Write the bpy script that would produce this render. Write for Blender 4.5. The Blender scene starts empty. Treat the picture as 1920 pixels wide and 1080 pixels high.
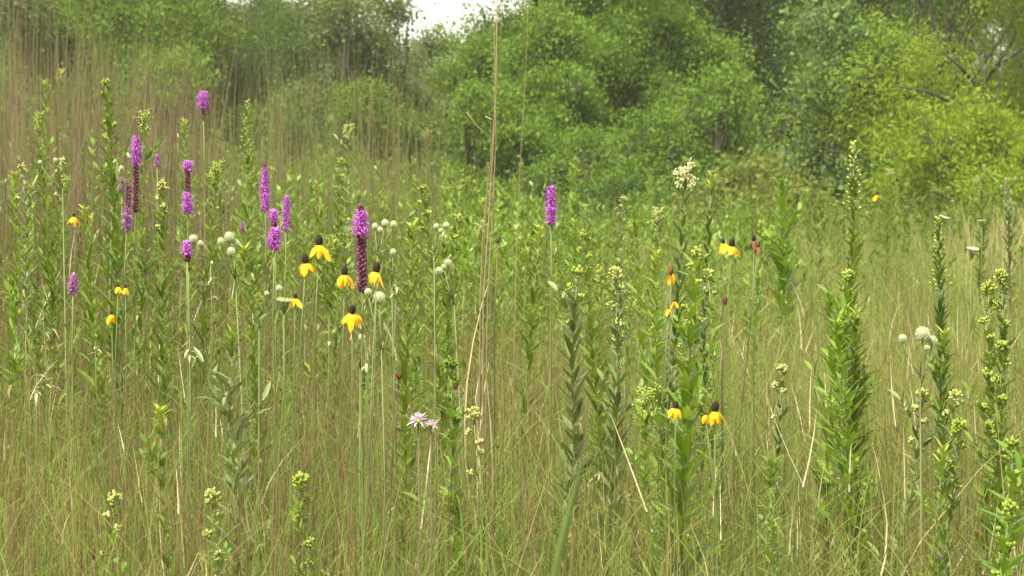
import bpy, math, random
import numpy as np
from mathutils import Vector, Matrix

# ------------------------------------------------------------------ camera, sky, sun, exposure
SC = bpy.context.scene
COL = SC.collection
CZ = 1.65
F = 960 / math.tan(math.radians(12.5))           # focal length in photo pixels
PITCH = math.atan(240 / F)                        # horizon sits at y = 300 of 1080

cam_data = bpy.data.cameras.new("camera")
cam = bpy.data.objects.new("camera", cam_data)
COL.objects.link(cam)
cam.location = (0, 0, CZ)
cam.rotation_euler = (math.pi / 2 - PITCH, 0, 0)
cam_data.sensor_width = 36
cam_data.angle = math.radians(25)
cam_data.clip_start = 0.1
cam_data.clip_end = 2000
cam_data.dof.use_dof = True
cam_data.dof.focus_distance = 4.9
cam_data.dof.aperture_fstop = 15
SC.camera = cam

SUN_EL, SUN_AZ = math.radians(56), math.radians(215)   # azimuth clockwise from +Y: behind the camera, to the left
world = bpy.data.worlds.new("World")
SC.world = world
world.use_nodes = True
wn, wl = world.node_tree.nodes, world.node_tree.links
wn.clear()
sky = wn.new("ShaderNodeTexSky")
sky.sky_type = 'NISHITA'
sky.sun_disc = False
sky.sun_elevation = SUN_EL
sky.sun_rotation = SUN_AZ
sky.dust_density = 3.0
sky.ozone_density = 1.0
veil = wn.new("ShaderNodeMix"); veil.data_type = 'RGBA'      # thin bright cloud over the whole sky
veil.inputs[0].default_value = 0.7
veil.inputs[7].default_value = (9.6, 9.3, 8.0, 1)
bg = wn.new("ShaderNodeBackground"); bg.inputs[1].default_value = 0.1
wo = wn.new("ShaderNodeOutputWorld")
wl.new(sky.outputs[0], veil.inputs[6]); wl.new(veil.outputs[2], bg.inputs[0]); wl.new(bg.outputs[0], wo.inputs[0])

sun_data = bpy.data.lights.new("sun", 'SUN')
sun_data.energy = 4.7
sun_data.angle = math.radians(2.5)
sun_data.color = (1.0, 0.93, 0.80)
sun = bpy.data.objects.new("sun", sun_data)
COL.objects.link(sun)
sv = Vector((math.sin(SUN_AZ) * math.cos(SUN_EL), math.cos(SUN_AZ) * math.cos(SUN_EL), math.sin(SUN_EL)))
sun.rotation_euler = sv.to_track_quat('Z', 'Y').to_euler()

SC.view_settings.view_transform = 'Standard'
SC.view_settings.look = 'None'
SC.view_settings.gamma = 1
SC.view_settings.exposure = 1.27
SC.render.engine = 'CYCLES'
cy = SC.cycles
cy.max_bounces = 8; cy.diffuse_bounces = 4; cy.glossy_bounces = 2; cy.transmission_bounces = 6
cy.transparent_max_bounces = 4
cy.use_denoising = True
cy.filter_width = 1.5
cy.sample_clamp_indirect = 6

# ------------------------------------------------------------------ helpers
rng = np.random.default_rng(7)
R = random.Random(11)


def sstep(a, b, x):
    t = np.clip((x - a) / (b - a), 0, 1)
    return t * t * (3 - 2 * t)


def ground_z(x, y):
    x = np.asarray(x, float); y = np.asarray(y, float)
    z = 0.42 * sstep(0.3, -2.6, x - 0.02 * y) * sstep(4.2, 9.5, y)
    z = z + 0.05 * np.sin(x * 0.9 + 1.3) * np.sin(y * 0.55) * sstep(3, 8, y)
    return z


def gz(x, y):
    return float(ground_z(x, y))


def at(px, py, D):
    cx, cyy = (px - 960) / F, (540 - py) / F
    d = Vector((cx, math.cos(PITCH) + cyy * math.sin(PITCH), -math.sin(PITCH) + cyy * math.cos(PITCH)))
    return Vector((0, 0, CZ)) + d * (D / d.y)


MPP = 1 / F   # metres per photo pixel per metre of distance


class MB:
    """collects shapes for one mesh"""
    def __init__(s):
        s.v = []; s.f = []

    def tube(s, pts, rad, n=6, cap=True):
        pts = [Vector(p) for p in pts]
        base = len(s.v)
        up = Vector((0.31, 0.95, 0.1))
        for i, p in enumerate(pts):
            t = (pts[min(i + 1, len(pts) - 1)] - pts[max(i - 1, 0)])
            if t.length < 1e-9: t = Vector((0, 0, 1))
            t.normalize()
            a = t.cross(up)
            if a.length < 1e-4: a = t.cross(Vector((1, 0, 0)))
            a.normalize(); b = t.cross(a)
            r = rad[i] if hasattr(rad, '__len__') else rad
            for k in range(n):
                th = 2 * math.pi * k / n
                s.v.append(p + a * (r * math.cos(th)) + b * (r * math.sin(th)))
        for i in range(len(pts) - 1):
            for k in range(n):
                k2 = (k + 1) % n
                s.f.append((base + i * n + k, base + i * n + k2, base + (i + 1) * n + k2, base + (i + 1) * n + k))
        if cap:
            s.f.append(tuple(base + (len(pts) - 1) * n + k for k in range(n)))
            s.f.append(tuple(base + n - 1 - k for k in range(n)))

    def leaf(s, p, d, nrm, L, w, curl=0.3, fold=0.25, seg=4, tip=1.0):
        """a folded leaf: p base, d direction, nrm upper side; curl bends the tip away from nrm"""
        d = Vector(d).normalized()
        side = d.cross(Vector(nrm))
        if side.length < 1e-5: side = d.cross(Vector((1, 0.2, 0.1)))
        side.normalize(); n = side.cross(d).normalized()
        base = len(s.v)
        for i in range(seg + 1):
            t = i / seg
            a = curl * t
            c = Vector(p) + d * (L * t * math.cos(a * 0.6)) - n * (L * t * math.sin(a * 0.6))
            ww = w * 0.5 * (math.sin(math.pi * min(0.98, 0.10 + 0.88 * t ** tip)) ** 0.8)
            s.v.append(c - side * ww + n * (fold * ww)); s.v.append(c.copy()); s.v.append(c + side * ww + n * (fold * ww))
        for i in range(seg):
            b = base + i * 3
            s.f.append((b, b + 1, b + 4, b + 3)); s.f.append((b + 1, b + 2, b + 5, b + 4))

    def blob(s, c, rx, ry, rz, nu=7, nv=5, axis=None, bump=0.0):
        c = Vector(c); base = len(s.v)
        M = Matrix.Identity(3) if axis is None else Vector(axis).normalized().to_track_quat('Z', 'Y').to_matrix()
        for j in range(nv + 1):
            ph = math.pi * j / nv
            for k in range(nu):
                th = 2 * math.pi * k / nu + 0.4 * j
                b = 1 + bump * R.uniform(-1, 1)
                s.v.append(c + M @ Vector((rx * b * math.sin(ph) * math.cos(th), ry * b * math.sin(ph) * math.sin(th), rz * b * math.cos(ph))))
        for j in range(nv):
            for k in range(nu):
                k2 = (k + 1) % nu
                s.f.append((base + j * nu + k, base + (j + 1) * nu + k, base + (j + 1) * nu + k2, base + j * nu + k2))

    def build(s, name, m, parent=None, smooth=True):
        me = bpy.data.meshes.new(name)
        me.from_pydata([tuple(v) for v in s.v], [], s.f)
        if smooth:
            me.polygons.foreach_set("use_smooth", [True] * len(me.polygons))
        me.materials.append(m)
        o = bpy.data.objects.new(name, me)
        COL.objects.link(o)
        if parent is not None: o.parent = parent
        return o


def quad_mesh(name, V, Q, m, parent=None, smooth=True):
    me = bpy.data.meshes.new(name)
    V = np.ascontiguousarray(V, np.float32); Q = np.ascontiguousarray(Q, np.int32)
    me.vertices.add(len(V)); me.vertices.foreach_set("co", V.ravel())
    me.loops.add(Q.size); me.loops.foreach_set("vertex_index", Q.ravel())
    me.polygons.add(len(Q))
    me.polygons.foreach_set("loop_start", np.arange(0, Q.size, 4, dtype=np.int32))
    me.polygons.foreach_set("loop_total", np.full(len(Q), 4, np.int32))
    if smooth: me.polygons.foreach_set("use_smooth", np.ones(len(Q), bool))
    me.update(calc_edges=True)
    me.materials.append(m)
    o = bpy.data.objects.new(name, me)
    COL.objects.link(o)
    if parent is not None: o.parent = parent
    return o


def tag(o, label=None, cat=None, group=None, kind=None):
    if label: o['label'] = label
    if cat: o['category'] = cat
    if group: o['group'] = group
    if kind: o['kind'] = kind
    return o


def thing(name, loc, label, cat, group=None):
    o = bpy.data.objects.new(name, None)
    o.empty_display_size = 0.1
    COL.objects.link(o)
    o.location = loc
    return tag(o, label, cat, group)


def copy_tree(o, parent=None):
    c = o.copy(); COL.objects.link(c)
    if parent is not None: c.parent = parent
    for ch in list(o.children):
        copy_tree(ch, c)
    return c


# ------------------------------------------------------------------ materials
def mat(name, cols, rough=0.5, transl=0.3, spec=0.35, nscale=6.0, nw=0.35, iw=0.65, ow=0.0, pscale=None, bump=0.0, tboost=(1.15, 1.1, 0.6)):
    """colour ramp over (island random, noise, object random)"""
    m = bpy.data.materials.new(name); m.use_nodes = True
    n, l = m.node_tree.nodes, m.node_tree.links
    n.clear()
    out = n.new("ShaderNodeOutputMaterial")
    geo = n.new("ShaderNodeNewGeometry")
    tc = n.new("ShaderNodeTexCoord")
    nz = n.new("ShaderNodeTexNoise"); nz.inputs['Scale'].default_value = nscale; nz.inputs['Detail'].default_value = 3
    l.new(tc.outputs['Object'], nz.inputs['Vector'])
    def scaled(sock, w):
        k = n.new("ShaderNodeMath"); k.operation = 'MULTIPLY'; k.inputs[1].default_value = w
        l.new(sock, k.inputs[0]); return k.outputs[0]
    def add(a, b):
        k = n.new("ShaderNodeMath"); k.operation = 'ADD'; l.new(a, k.inputs[0]); l.new(b, k.inputs[1]); return k.outputs[0]
    st = n.new("ShaderNodeMapRange"); st.inputs[1].default_value = 0.3; st.inputs[2].default_value = 0.7
    l.new(nz.outputs['Fac'], st.inputs[0])
    fac = add(scaled(geo.outputs['Random Per Island'], iw), scaled(st.outputs[0], nw))
    if ow:
        oi = n.new("ShaderNodeObjectInfo")
        fac = add(fac, scaled(oi.outputs['Random'], ow))
    if pscale:
        nz2 = n.new("ShaderNodeTexNoise"); nz2.inputs['Scale'].default_value = pscale[0]; nz2.inputs['Detail'].default_value = 2
        l.new(tc.outputs['Object'], nz2.inputs['Vector'])
        st2 = n.new("ShaderNodeMapRange"); st2.inputs[1].default_value = 0.35; st2.inputs[2].default_value = 0.65
        l.new(nz2.outputs['Fac'], st2.inputs[0])
        fac = add(fac, scaled(st2.outputs[0], pscale[1]))
    ramp = n.new("ShaderNodeValToRGB")
    el = ramp.color_ramp.elements
    while len(el) > 1: el.remove(el[-1])
    for i, c in enumerate(cols):
        e = el[0] if i == 0 else el.new(i / max(1, len(cols) - 1))
        e.position = i / max(1, len(cols) - 1)
        e.color = (*c, 1)
    l.new(fac, ramp.inputs[0])
    pb = n.new("ShaderNodeBsdfPrincipled")
    pb.inputs['Roughness'].default_value = rough
    pb.inputs['Specular IOR Level'].default_value = spec
    l.new(ramp.outputs[0], pb.inputs['Base Color'])
    if bump:
        bp = n.new("ShaderNodeBump"); bp.inputs['Strength'].default_value = bump
        l.new(nz.outputs['Fac'], bp.inputs['Height']); l.new(bp.outputs[0], pb.inputs['Normal'])
    if transl > 0:
        tb = n.new("ShaderNodeBsdfTranslucent")
        mx = n.new("ShaderNodeMix"); mx.data_type = 'RGBA'; mx.blend_type = 'MULTIPLY'; mx.inputs[0].default_value = 1
        mx.inputs[7].default_value = (*tboost, 1)
        l.new(ramp.outputs[0], mx.inputs[6]); l.new(mx.outputs[2], tb.inputs[0])
        ms = n.new("ShaderNodeMixShader"); ms.inputs[0].default_value = transl
        l.new(pb.outputs[0], ms.inputs[1]); l.new(tb.outputs[0], ms.inputs[2]); l.new(ms.outputs[0], out.inputs[0])
    else:
        l.new(pb.outputs[0], out.inputs[0])
    return m


M = {}
M['ground'] = mat("ground_thatch", [(0.07, 0.06, 0.025), (0.15, 0.12, 0.05), (0.12, 0.14, 0.04)], 0.95, 0, 0.1, nscale=9, nw=1.0, iw=0, bump=0.6)
M['grass'] = mat("meadow_grass", [(0.07, 0.155, 0.020), (0.105, 0.19, 0.03), (0.15, 0.215, 0.042), (0.20, 0.22, 0.058), (0.25, 0.20, 0.085)],
                 0.6, 0.28, 0.1, nscale=30, nw=0.05, iw=0.6, pscale=(1.3, 0.4))
M['stem'] = mat("grass_stem", [(0.15, 0.08, 0.04), (0.09, 0.10, 0.028), (0.12, 0.13, 0.035), (0.22, 0.17, 0.075), (0.15, 0.075, 0.045)],
                0.55, 0.2, 0.3, nscale=30, nw=0.05, iw=0.7, pscale=(0.7, 0.28))
M['thatch'] = mat("dry_grass", [(0.24, 0.19, 0.08), (0.32, 0.27, 0.12), (0.42, 0.36, 0.20), (0.22, 0.14, 0.07)], 0.6, 0.25, 0.3, nw=0.2, iw=0.8)
M['tallstem'] = mat("tall_grass_stem", [(0.13, 0.075, 0.045), (0.13, 0.11, 0.045), (0.11, 0.13, 0.04), (0.20, 0.15, 0.08)], 0.6, 0.25, 0.25, nw=0.1, iw=0.6, pscale=(0.5, 0.3))
M['redstem'] = mat("reddish_grass_stem", [(0.095, 0.06, 0.04), (0.14, 0.095, 0.06), (0.10, 0.095, 0.04), (0.19, 0.14, 0.09)], 0.6, 0.25, 0.25, nw=0.1, iw=0.9)
M['lightgrass'] = mat("light_grass", [(0.16, 0.25, 0.04), (0.22, 0.30, 0.055), (0.28, 0.32, 0.08)], 0.55, 0.35, 0.25, nw=0.1, iw=0.9)
M['tangle'] = mat("tangled_grass", [(0.06, 0.13, 0.018), (0.10, 0.165, 0.026), (0.155, 0.195, 0.04), (0.165, 0.15, 0.05), (0.21, 0.165, 0.07)], 0.6, 0.25, 0.1, nscale=30, nw=0.05, iw=0.6, pscale=(1.1, 0.4))
M['dryculm'] = mat("dry_culm", [(0.17, 0.125, 0.065), (0.27, 0.205, 0.115), (0.22, 0.15, 0.085)], 0.6, 0.15, 0.15, nscale=4, nw=0.6, iw=0.4)
M['culm'] = mat("reddish_culm", [(0.07, 0.035, 0.02), (0.12, 0.06, 0.032), (0.09, 0.075, 0.025), (0.17, 0.10, 0.055)], 0.55, 0.1, 0.3, nw=0.1, iw=0.9)
M['straw'] = mat("glint_straw", [(0.40, 0.34, 0.2), (0.52, 0.46, 0.31), (0.34, 0.24, 0.14)], 0.55, 0.2, 0.3, nw=0.1, iw=0.9)  # pale straw colours that stand in for glints of light
G_A = [(0.07, 0.125, 0.017), (0.10, 0.165, 0.023), (0.14, 0.20, 0.03), (0.18, 0.235, 0.042)]
M['leaf'] = mat("stalk_leaf", G_A, 0.5, 0.35, 0.15, nw=0.3, iw=0.5, ow=0.25)
M['leafdark'] = mat("dark_leaf", [(0.055, 0.10, 0.022), (0.085, 0.14, 0.03), (0.12, 0.175, 0.042)], 0.48, 0.3, 0.3, nw=0.3, iw=0.7)
M['leafbright'] = mat("bright_leaf", [(0.10, 0.19, 0.018), (0.15, 0.25, 0.026), (0.21, 0.31, 0.04)], 0.42, 0.38, 0.4, nw=0.3, iw=0.7)
M['leafsilver'] = mat("silvery_leaf", [(0.08, 0.125, 0.03), (0.13, 0.175, 0.05), (0.24, 0.27, 0.12)], 0.38, 0.25, 0.45, nw=0.3, iw=0.7)
M['gstem'] = mat("green_stem", [(0.09, 0.12, 0.03), (0.15, 0.17, 0.05)], 0.55, 0.0, 0.3, nw=1, iw=0)
M['bstem'] = mat("brown_stem", [(0.055, 0.045, 0.022), (0.11, 0.08, 0.04)], 0.6, 0.0, 0.3, nw=1, iw=0)
M['pstem'] = mat("pale_stem", [(0.07, 0.10, 0.028), (0.12, 0.145, 0.045)], 0.55, 0.0, 0.3, nw=1, iw=0)
M['bud'] = mat("yellow_green_bud", [(0.17, 0.26, 0.03), (0.27, 0.35, 0.05), (0.40, 0.42, 0.09)], 0.5, 0.25, 0.3, nw=0.3, iw=0.7)
M['budpale'] = mat("pale_bud", [(0.26, 0.32, 0.07), (0.40, 0.43, 0.13), (0.52, 0.52, 0.22)], 0.5, 0.25, 0.3, nw=0.3, iw=0.7)
M['purple'] = mat("purple_floret", [(0.38, 0.08, 0.40), (0.54, 0.165, 0.58), (0.67, 0.31, 0.70)], 0.5, 0.35, 0.2, nw=0.2, iw=0.8, tboost=(1.1, 0.9, 1.1))
M['pink'] = mat("faded_purple_floret", [(0.30, 0.11, 0.28), (0.44, 0.20, 0.42), (0.52, 0.28, 0.48)], 0.5, 0.35, 0.2, nw=0.2, iw=0.8, tboost=(1.1, 0.9, 1.1))
M['maroon'] = mat("maroon_bud", [(0.08, 0.02, 0.04), (0.15, 0.04, 0.085), (0.27, 0.10, 0.18)], 0.55, 0.1, 0.3, nw=0.2, iw=0.8, tboost=(1, 1, 1))
M['petal'] = mat("yellow_petal", [(0.80, 0.36, 0.006), (0.86, 0.45, 0.008), (0.88, 0.53, 0.015)], 0.45, 0.35, 0.25, nscale=40, nw=0.4, iw=0.6, tboost=(1.1, 1.0, 0.6))
M['cone'] = mat("brown_cone", [(0.008, 0.006, 0.004), (0.022, 0.013, 0.007), (0.05, 0.032, 0.016)], 0.75, 0, 0.2, nscale=400, nw=1.0, iw=0, bump=0.8)
M['seed'] = mat("brown_seed_head", [(0.04, 0.02, 0.010), (0.10, 0.05, 0.022), (0.18, 0.09, 0.035)], 0.8, 0, 0.2, nscale=300, nw=1.0, iw=0, bump=0.8)
M['globe'] = mat("greenish_white_globe", [(0.28, 0.33, 0.16), (0.44, 0.48, 0.28), (0.60, 0.62, 0.44)], 0.6, 0.15, 0.2, nw=0.3, iw=0.7, tboost=(1, 1, 0.9))
M['white'] = mat("white_floret", [(0.68, 0.70, 0.58), (0.80, 0.80, 0.72)], 0.6, 0.25, 0.2, nw=0.3, iw=0.7, tboost=(1, 1, 0.9))
M['cream'] = mat("cream_floret", [(0.42, 0.44, 0.18), (0.56, 0.55, 0.28), (0.66, 0.63, 0.40)], 0.6, 0.25, 0.2, nw=0.3, iw=0.7, tboost=(1, 1, 0.8))
M['balm'] = mat("pale_pink_petal", [(0.62, 0.42, 0.62), (0.76, 0.58, 0.74), (0.84, 0.74, 0.82)], 0.5, 0.35, 0.2, nw=0.2, iw=0.8, tboost=(1, 0.9, 1))
M['drypale'] = mat("pale_dry_leaf", [(0.30, 0.27, 0.15), (0.42, 0.38, 0.24), (0.52, 0.46, 0.32)], 0.6, 0.25, 0.3, nw=0.3, iw=0.7)
M['bark'] = mat("bark", [(0.03, 0.025, 0.018), (0.06, 0.05, 0.036), (0.10, 0.085, 0.06)], 0.9, 0, 0.1, nscale=5, nw=1, iw=0, bump=0.7)
M['barkpale'] = mat("pale_bark", [(0.16, 0.15, 0.12), (0.26, 0.25, 0.21)], 0.9, 0, 0.1, nscale=5, nw=1, iw=0, bump=0.7)
M['t_mid'] = mat("tree_leaf_mid", [(0.085, 0.155, 0.016), (0.12, 0.205, 0.025), (0.165, 0.25, 0.036)], 0.6, 0.4, 0.12, nscale=1.1, nw=0.55, iw=0.3, ow=0.2)
M['t_grey'] = mat("tree_leaf_grey_green", [(0.085, 0.125, 0.035), (0.125, 0.165, 0.052), (0.17, 0.21, 0.08)], 0.6, 0.4, 0.12, nscale=1.1, nw=0.55, iw=0.3, ow=0.2)
M['t_dark'] = mat("tree_leaf_dark", [(0.05, 0.10, 0.018), (0.075, 0.135, 0.024), (0.105, 0.17, 0.034)], 0.6, 0.4, 0.12, nscale=1.1, nw=0.55, iw=0.3, ow=0.2)
M['t_silver'] = mat("poplar_leaf", [(0.07, 0.13, 0.028), (0.11, 0.18, 0.045), (0.19, 0.26, 0.10)], 0.6, 0.4, 0.12, nscale=1.1, nw=0.55, iw=0.3, ow=0.1)
M['t_willow'] = mat("willow_leaf", [(0.125, 0.20, 0.012), (0.18, 0.265, 0.02), (0.245, 0.325, 0.03)], 0.6, 0.4, 0.12, nscale=1.1, nw=0.55, iw=0.3, ow=0.15)
M['t_yellow'] = mat("yellowish_leaf", [(0.10, 0.13, 0.025), (0.15, 0.18, 0.035), (0.20, 0.21, 0.05)], 0.6, 0.4, 0.12, nscale=1.1, nw=0.55, iw=0.3)

# ------------------------------------------------------------------ ground
def axis_coords(a, n, p):
    t = np.linspace(-1, 1, n)
    return a * np.sign(t) * np.abs(t) ** p
gx, gy = axis_coords(250, 161, 3.0), axis_coords(250, 161, 3.0) + 8
X, Y = np.meshgrid(gx, gy)
V = np.stack([X, Y, ground_z(X, Y)], -1).reshape(-1, 3)
n = len(gx)
ii, jj = np.meshgrid(np.arange(n - 1), np.arange(n - 1))
b = (jj * n + ii).ravel()
tag(quad_mesh("ground", V, np.stack([b, b + 1, b + n + 1, b + n], -1), M['ground']), kind='structure')

# ------------------------------------------------------------------ grass (nobody could count it)
def scatter(N, d0, d1, pw=1.0, half=0.27, margin=0.7, x0=None, x1=None):
    """points in a wedge in front of the camera; pw = 1 spreads them evenly over distance"""
    d = d0 + (d1 - d0) * rng.random(N) ** pw
    if x0 is None:
        x = (rng.random(N) * 2 - 1) * (d * half + margin)
    else:
        x = ((x0 + (x1 - x0) * rng.random(N)) - 960) / F * d
    return x, d


def ribbons(x, y, h, w, lean, bend, seg=3, droop=0.0, zoff=None, tw=None):
    N = len(x)
    az = rng.random(N) * 2 * np.pi
    wa = rng.random(N) * 2 * np.pi if tw is None else tw
    z = ground_z(x, y) - 0.01 + (0 if zoff is None else zoff)
    V = np.zeros((N, seg + 1, 2, 3))
    for i in range(seg + 1):
        t = i / seg
        hor = h * (lean * t + bend * t * t)
        ver = h * (t - droop * t ** 3)
        ww = w * 0.5 * max(0.12, (1 - t ** 2.2))
        cx, cy_, cz = x + np.cos(az) * hor, y + np.sin(az) * hor, z + ver
        for s in (0, 1):
            sg = -1 if s == 0 else 1
            V[:, i, s, 0] = cx + sg * ww * np.cos(wa)
            V[:, i, s, 1] = cy_ + sg * ww * np.sin(wa)
            V[:, i, s, 2] = cz
    q = []
    base = np.arange(N) * (seg + 1) * 2
    for i in range(seg):
        o = base + i * 2
        q.append(np.stack([o, o + 1, o + 3, o + 2], -1))
    return V.reshape(-1, 3), np.concatenate(q)


def merge(parts):
    vs, qs, o = [], [], 0
    for v, q in parts:
        vs.append(v); qs.append(q + o); o += len(v)
    return np.concatenate(vs), np.concatenate(qs)


def patch(x, y):
    return 0.5 + 0.25 * (np.sin(x * 1.7 + 0.6 * y) + np.sin(y * 1.1 - x * 0.8 + 2))


# fine arching meadow grass
parts = []
for (N, d0, d1, pw, h0, h1, w0, w1) in ((75000, 2.6, 9, .8, .55, 1.08, .002, .0042), (60000, 9, 20, .8, .5, .95, .004, .008), (60000, 20, 48, .8, .45, 1.0, .008, .02)):
    x, y = scatter(N, d0, d1, pw)
    h = h0 + (h1 - h0) * rng.random(N) ** 0.8
    h *= 0.82 + 0.3 * patch(x, y)
    parts.append(ribbons(x, y, h, w0 + (w1 - w0) * rng.random(N), rng.normal(0, .17, N), np.abs(rng.normal(.15, .38, N)), 5 if d0 < 5 else 3, np.abs(rng.normal(.08, .2, N)), tw=rng.normal(0, .8, N)))
tag(quad_mesh("meadow_grass", *merge(parts), M['grass']), "fine green and straw coloured grass filling the meadow", "grass", kind='stuff')

# upright green blades standing above the rest
parts = []
for (N, d0, d1, w0, w1) in ((9000, 3.2, 9, .0025, .005), (9000, 9, 22, .004, .007)):
    x, y = scatter(N, d0, d1, .85)
    h = (.85 + .40 * rng.random(N) ** 1.3) * (.9 + .14 * patch(x, y))
    parts.append(ribbons(x, y, h, w0 + (w1 - w0) * rng.random(N), rng.normal(0, .06, N), np.abs(rng.normal(0, .12, N)), 4, np.abs(rng.normal(0, .05, N)), tw=rng.normal(0, .7, N)))
tag(quad_mesh("upright_grass", *merge(parts), M['grass']), "upright green grass blades standing a little above the fine grass", "grass", kind='stuff')

# upright flowering stems of the grass
parts = []
for (N, d0, d1, w0, w1) in ((15000, 3.0, 9, .0015, .0027), (9000, 9, 22, .003, .005), (6000, 22, 45, .006, .012)):
    x, y = scatter(N, d0, d1, .85)
    h = .78 + .42 * rng.random(N) ** 1.4
    parts.append(ribbons(x, y, h, w0 + (w1 - w0) * rng.random(N), rng.normal(0, .07, N), np.abs(rng.normal(0, .08, N)), 3, tw=rng.normal(0, .5, N)))
tag(quad_mesh("grass_stems", *merge(parts), M['stem']), "thin reddish and tan upright grass stems across the meadow", "grass", kind='stuff')

# darker reddish culms near the camera, singly and in leaning tufts
parts = []
for (N, d0, d1, w0, w1) in ((1500, 3.3, 7, .0018, .0032), (1500, 7, 14, .0025, .0045)):
    x, y = scatter(N, d0, d1, .9)
    k = N // 2
    tx, ty = scatter(k // 9 + 1, d0, d1, .9)
    x[:k] = np.repeat(tx, 9)[:k] + rng.normal(0, .02, k); y[:k] = np.repeat(ty, 9)[:k] + rng.normal(0, .02, k)
    h = .95 + .35 * rng.random(N)
    parts.append(ribbons(x, y, h, w0 + (w1 - w0) * rng.random(N), rng.normal(0, .11, N), np.abs(rng.normal(0, .06, N)), 3, tw=rng.normal(0, .3, N)))
for (N, x0, x1, d0, d1, w0, w1) in ((1900, -150, 650, 3.5, 9, .0018, .0034), (700, 450, 1100, 3.5, 8, .0016, .0028)):
    x, y = scatter(N, d0, d1, .9, x0=x0, x1=x1)
    parts.append(ribbons(x, y, .9 + .38 * rng.random(N), w0 + (w1 - w0) * rng.random(N), rng.normal(0, .09, N), np.abs(rng.normal(0, .06, N)), 3, tw=rng.normal(0, .3, N)))
tag(quad_mesh("reddish_culms", *merge(parts), M['culm']), "dark reddish brown grass culms leaning in loose tufts", "grass", kind='stuff')

# broader arching green blades, singly among the fine grass
parts = []
for (N, d0, d1, w0, w1) in ((1500, 3.4, 9, .004, .0085), (2500, 9, 20, .006, .012)):
    x, y = scatter(N, d0, d1, .85)
    keep = patch(x * 1.6, y * 1.3) + .4 * rng.random(N) > .5
    x, y = x[keep], y[keep]; N = len(x)
    parts.append(ribbons(x, y, .6 + .5 * rng.random(N), w0 + (w1 - w0) * rng.random(N) ** 2, rng.normal(0, .14, N), np.abs(rng.normal(.15, .3, N)), 6, np.abs(rng.normal(.1, .2, N)), tw=rng.normal(0, .9, N)))
tag(quad_mesh("broad_blades", *merge(parts), M['leafbright']), "broader arching green grass blades among the fine grass", "grass", kind='stuff')

# fine tangled panicles and thread leaves between the stems
parts = []
for (N, d0, d1, w0, w1) in ((42000, 3.2, 9, .0011, .0022), (30000, 9, 20, .002, .004)):
    x, y = scatter(N, d0, d1, .85)
    k = N // 3                                     # a third of them gathered in airy tufts
    tx, ty = scatter(k // 40 + 1, d0, d1, .85)
    x[:k] = np.repeat(tx, 40)[:k] + rng.normal(0, .06, k); y[:k] = np.repeat(ty, 40)[:k] + rng.normal(0, .06, k)
    parts.append(ribbons(x, y, .10 + .22 * rng.random(N), w0 + (w1 - w0) * rng.random(N), rng.normal(.3, .6, N), rng.normal(.3, .8, N), 5, np.abs(rng.normal(.3, .5, N)), zoff=.35 + .62 * rng.random(N) ** .9, tw=rng.normal(0, .9, N)))
tag(quad_mesh("tangled_fine_grass", *merge(parts), M['tangle']), "fine tangled grass threads and airy panicles between the stems", "grass", kind='stuff')

# short straws, their bright colour painted in as pale glints among the grass
x, y = scatter(1300, 3.4, 10, .9)
tag(quad_mesh("glint_straws", *ribbons(x, y, .06 + .12 * rng.random(1300), .0018 + .0025 * rng.random(1300), rng.normal(0, .35, 1300), rng.normal(0, .25, 1300), 3, zoff=.55 + .5 * rng.random(1300), tw=rng.normal(0, .6, 1300)), M['straw']), "short straw tips coloured pale as painted glints in the grass", "grass", kind='stuff')

# pale dry blades lying about and curling
parts = []
for (N, d0, d1, w0, w1) in ((2600, 3.0, 9, .0018, .0036), (2400, 9, 24, .004, .007)):
    x, y = scatter(N, d0, d1, .85)
    h = .25 + .4 * rng.random(N)
    zo = .25 + .42 * rng.random(N)
    parts.append(ribbons(x, y, h, w0 + (w1 - w0) * rng.random(N), rng.normal(.2, .5, N), rng.normal(0.2, .5, N), 5, np.abs(rng.normal(.3, .35, N)), zoff=zo, tw=rng.normal(0, .8, N)))
tag(quad_mesh("dry_grass", *merge(parts), M['thatch']), "pale dry curling grass blades caught among the green grass", "grass", kind='stuff')

# tall stand of reddish prairie grass, left half, 8 to 17 m away
parts = []
for (N, x0, x1, d0, d1, h0, h1) in ((800, -160, 260, 8.5, 15, 1.2, 2.05), (820, 200, 560, 9, 16, 1.1, 1.9), (700, 500, 835, 9.5, 17, 1.2, 2.15)):
    x, y = scatter(N, d0, d1, 1, x0=x0, x1=x1)
    h = h0 + (h1 - h0) * rng.random(N)
    parts.append(ribbons(x, y, h, .003 + .003 * rng.random(N), rng.normal(0, .035, N), np.abs(rng.normal(0, .05, N)), 4, tw=rng.normal(0, .5, N)))
    M2 = N // 2
    parts.append(ribbons(x[:M2], y[:M2], h[:M2] * .6, .006 + .005 * rng.random(M2), rng.normal(0, .15, M2), np.abs(rng.normal(.1, .2, M2)), 4, .1 * np.ones(M2), tw=rng.normal(0, .8, M2)))
red = []
x, y = scatter(1700, 8.0, 15, 1, x0=-200, x1=400)
red.append(ribbons(x, y, 1.15 + .85 * rng.random(1700), .004 + .003 * rng.random(1700), rng.normal(0, .06, 1700), np.abs(rng.normal(0, .09, 1700)), 4, tw=rng.normal(0, .5, 1700)))
tag(quad_mesh("reddish_tall_grass", *merge(red), M['redstem']), "greyish red brown tall grass stems at the upper left", "grass", kind='stuff')
x, y = scatter(16000, 7.5, 24, .9, x0=1380, x1=2080)
pale = [ribbons(x, y, .6 + .42 * rng.random(16000), .004 + .005 * rng.random(16000), rng.normal(.05, .2, 16000), np.abs(rng.normal(.2, .3, 16000)), 4, np.abs(rng.normal(.1, .15, 16000)), tw=rng.normal(0, .8, 16000))]
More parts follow.
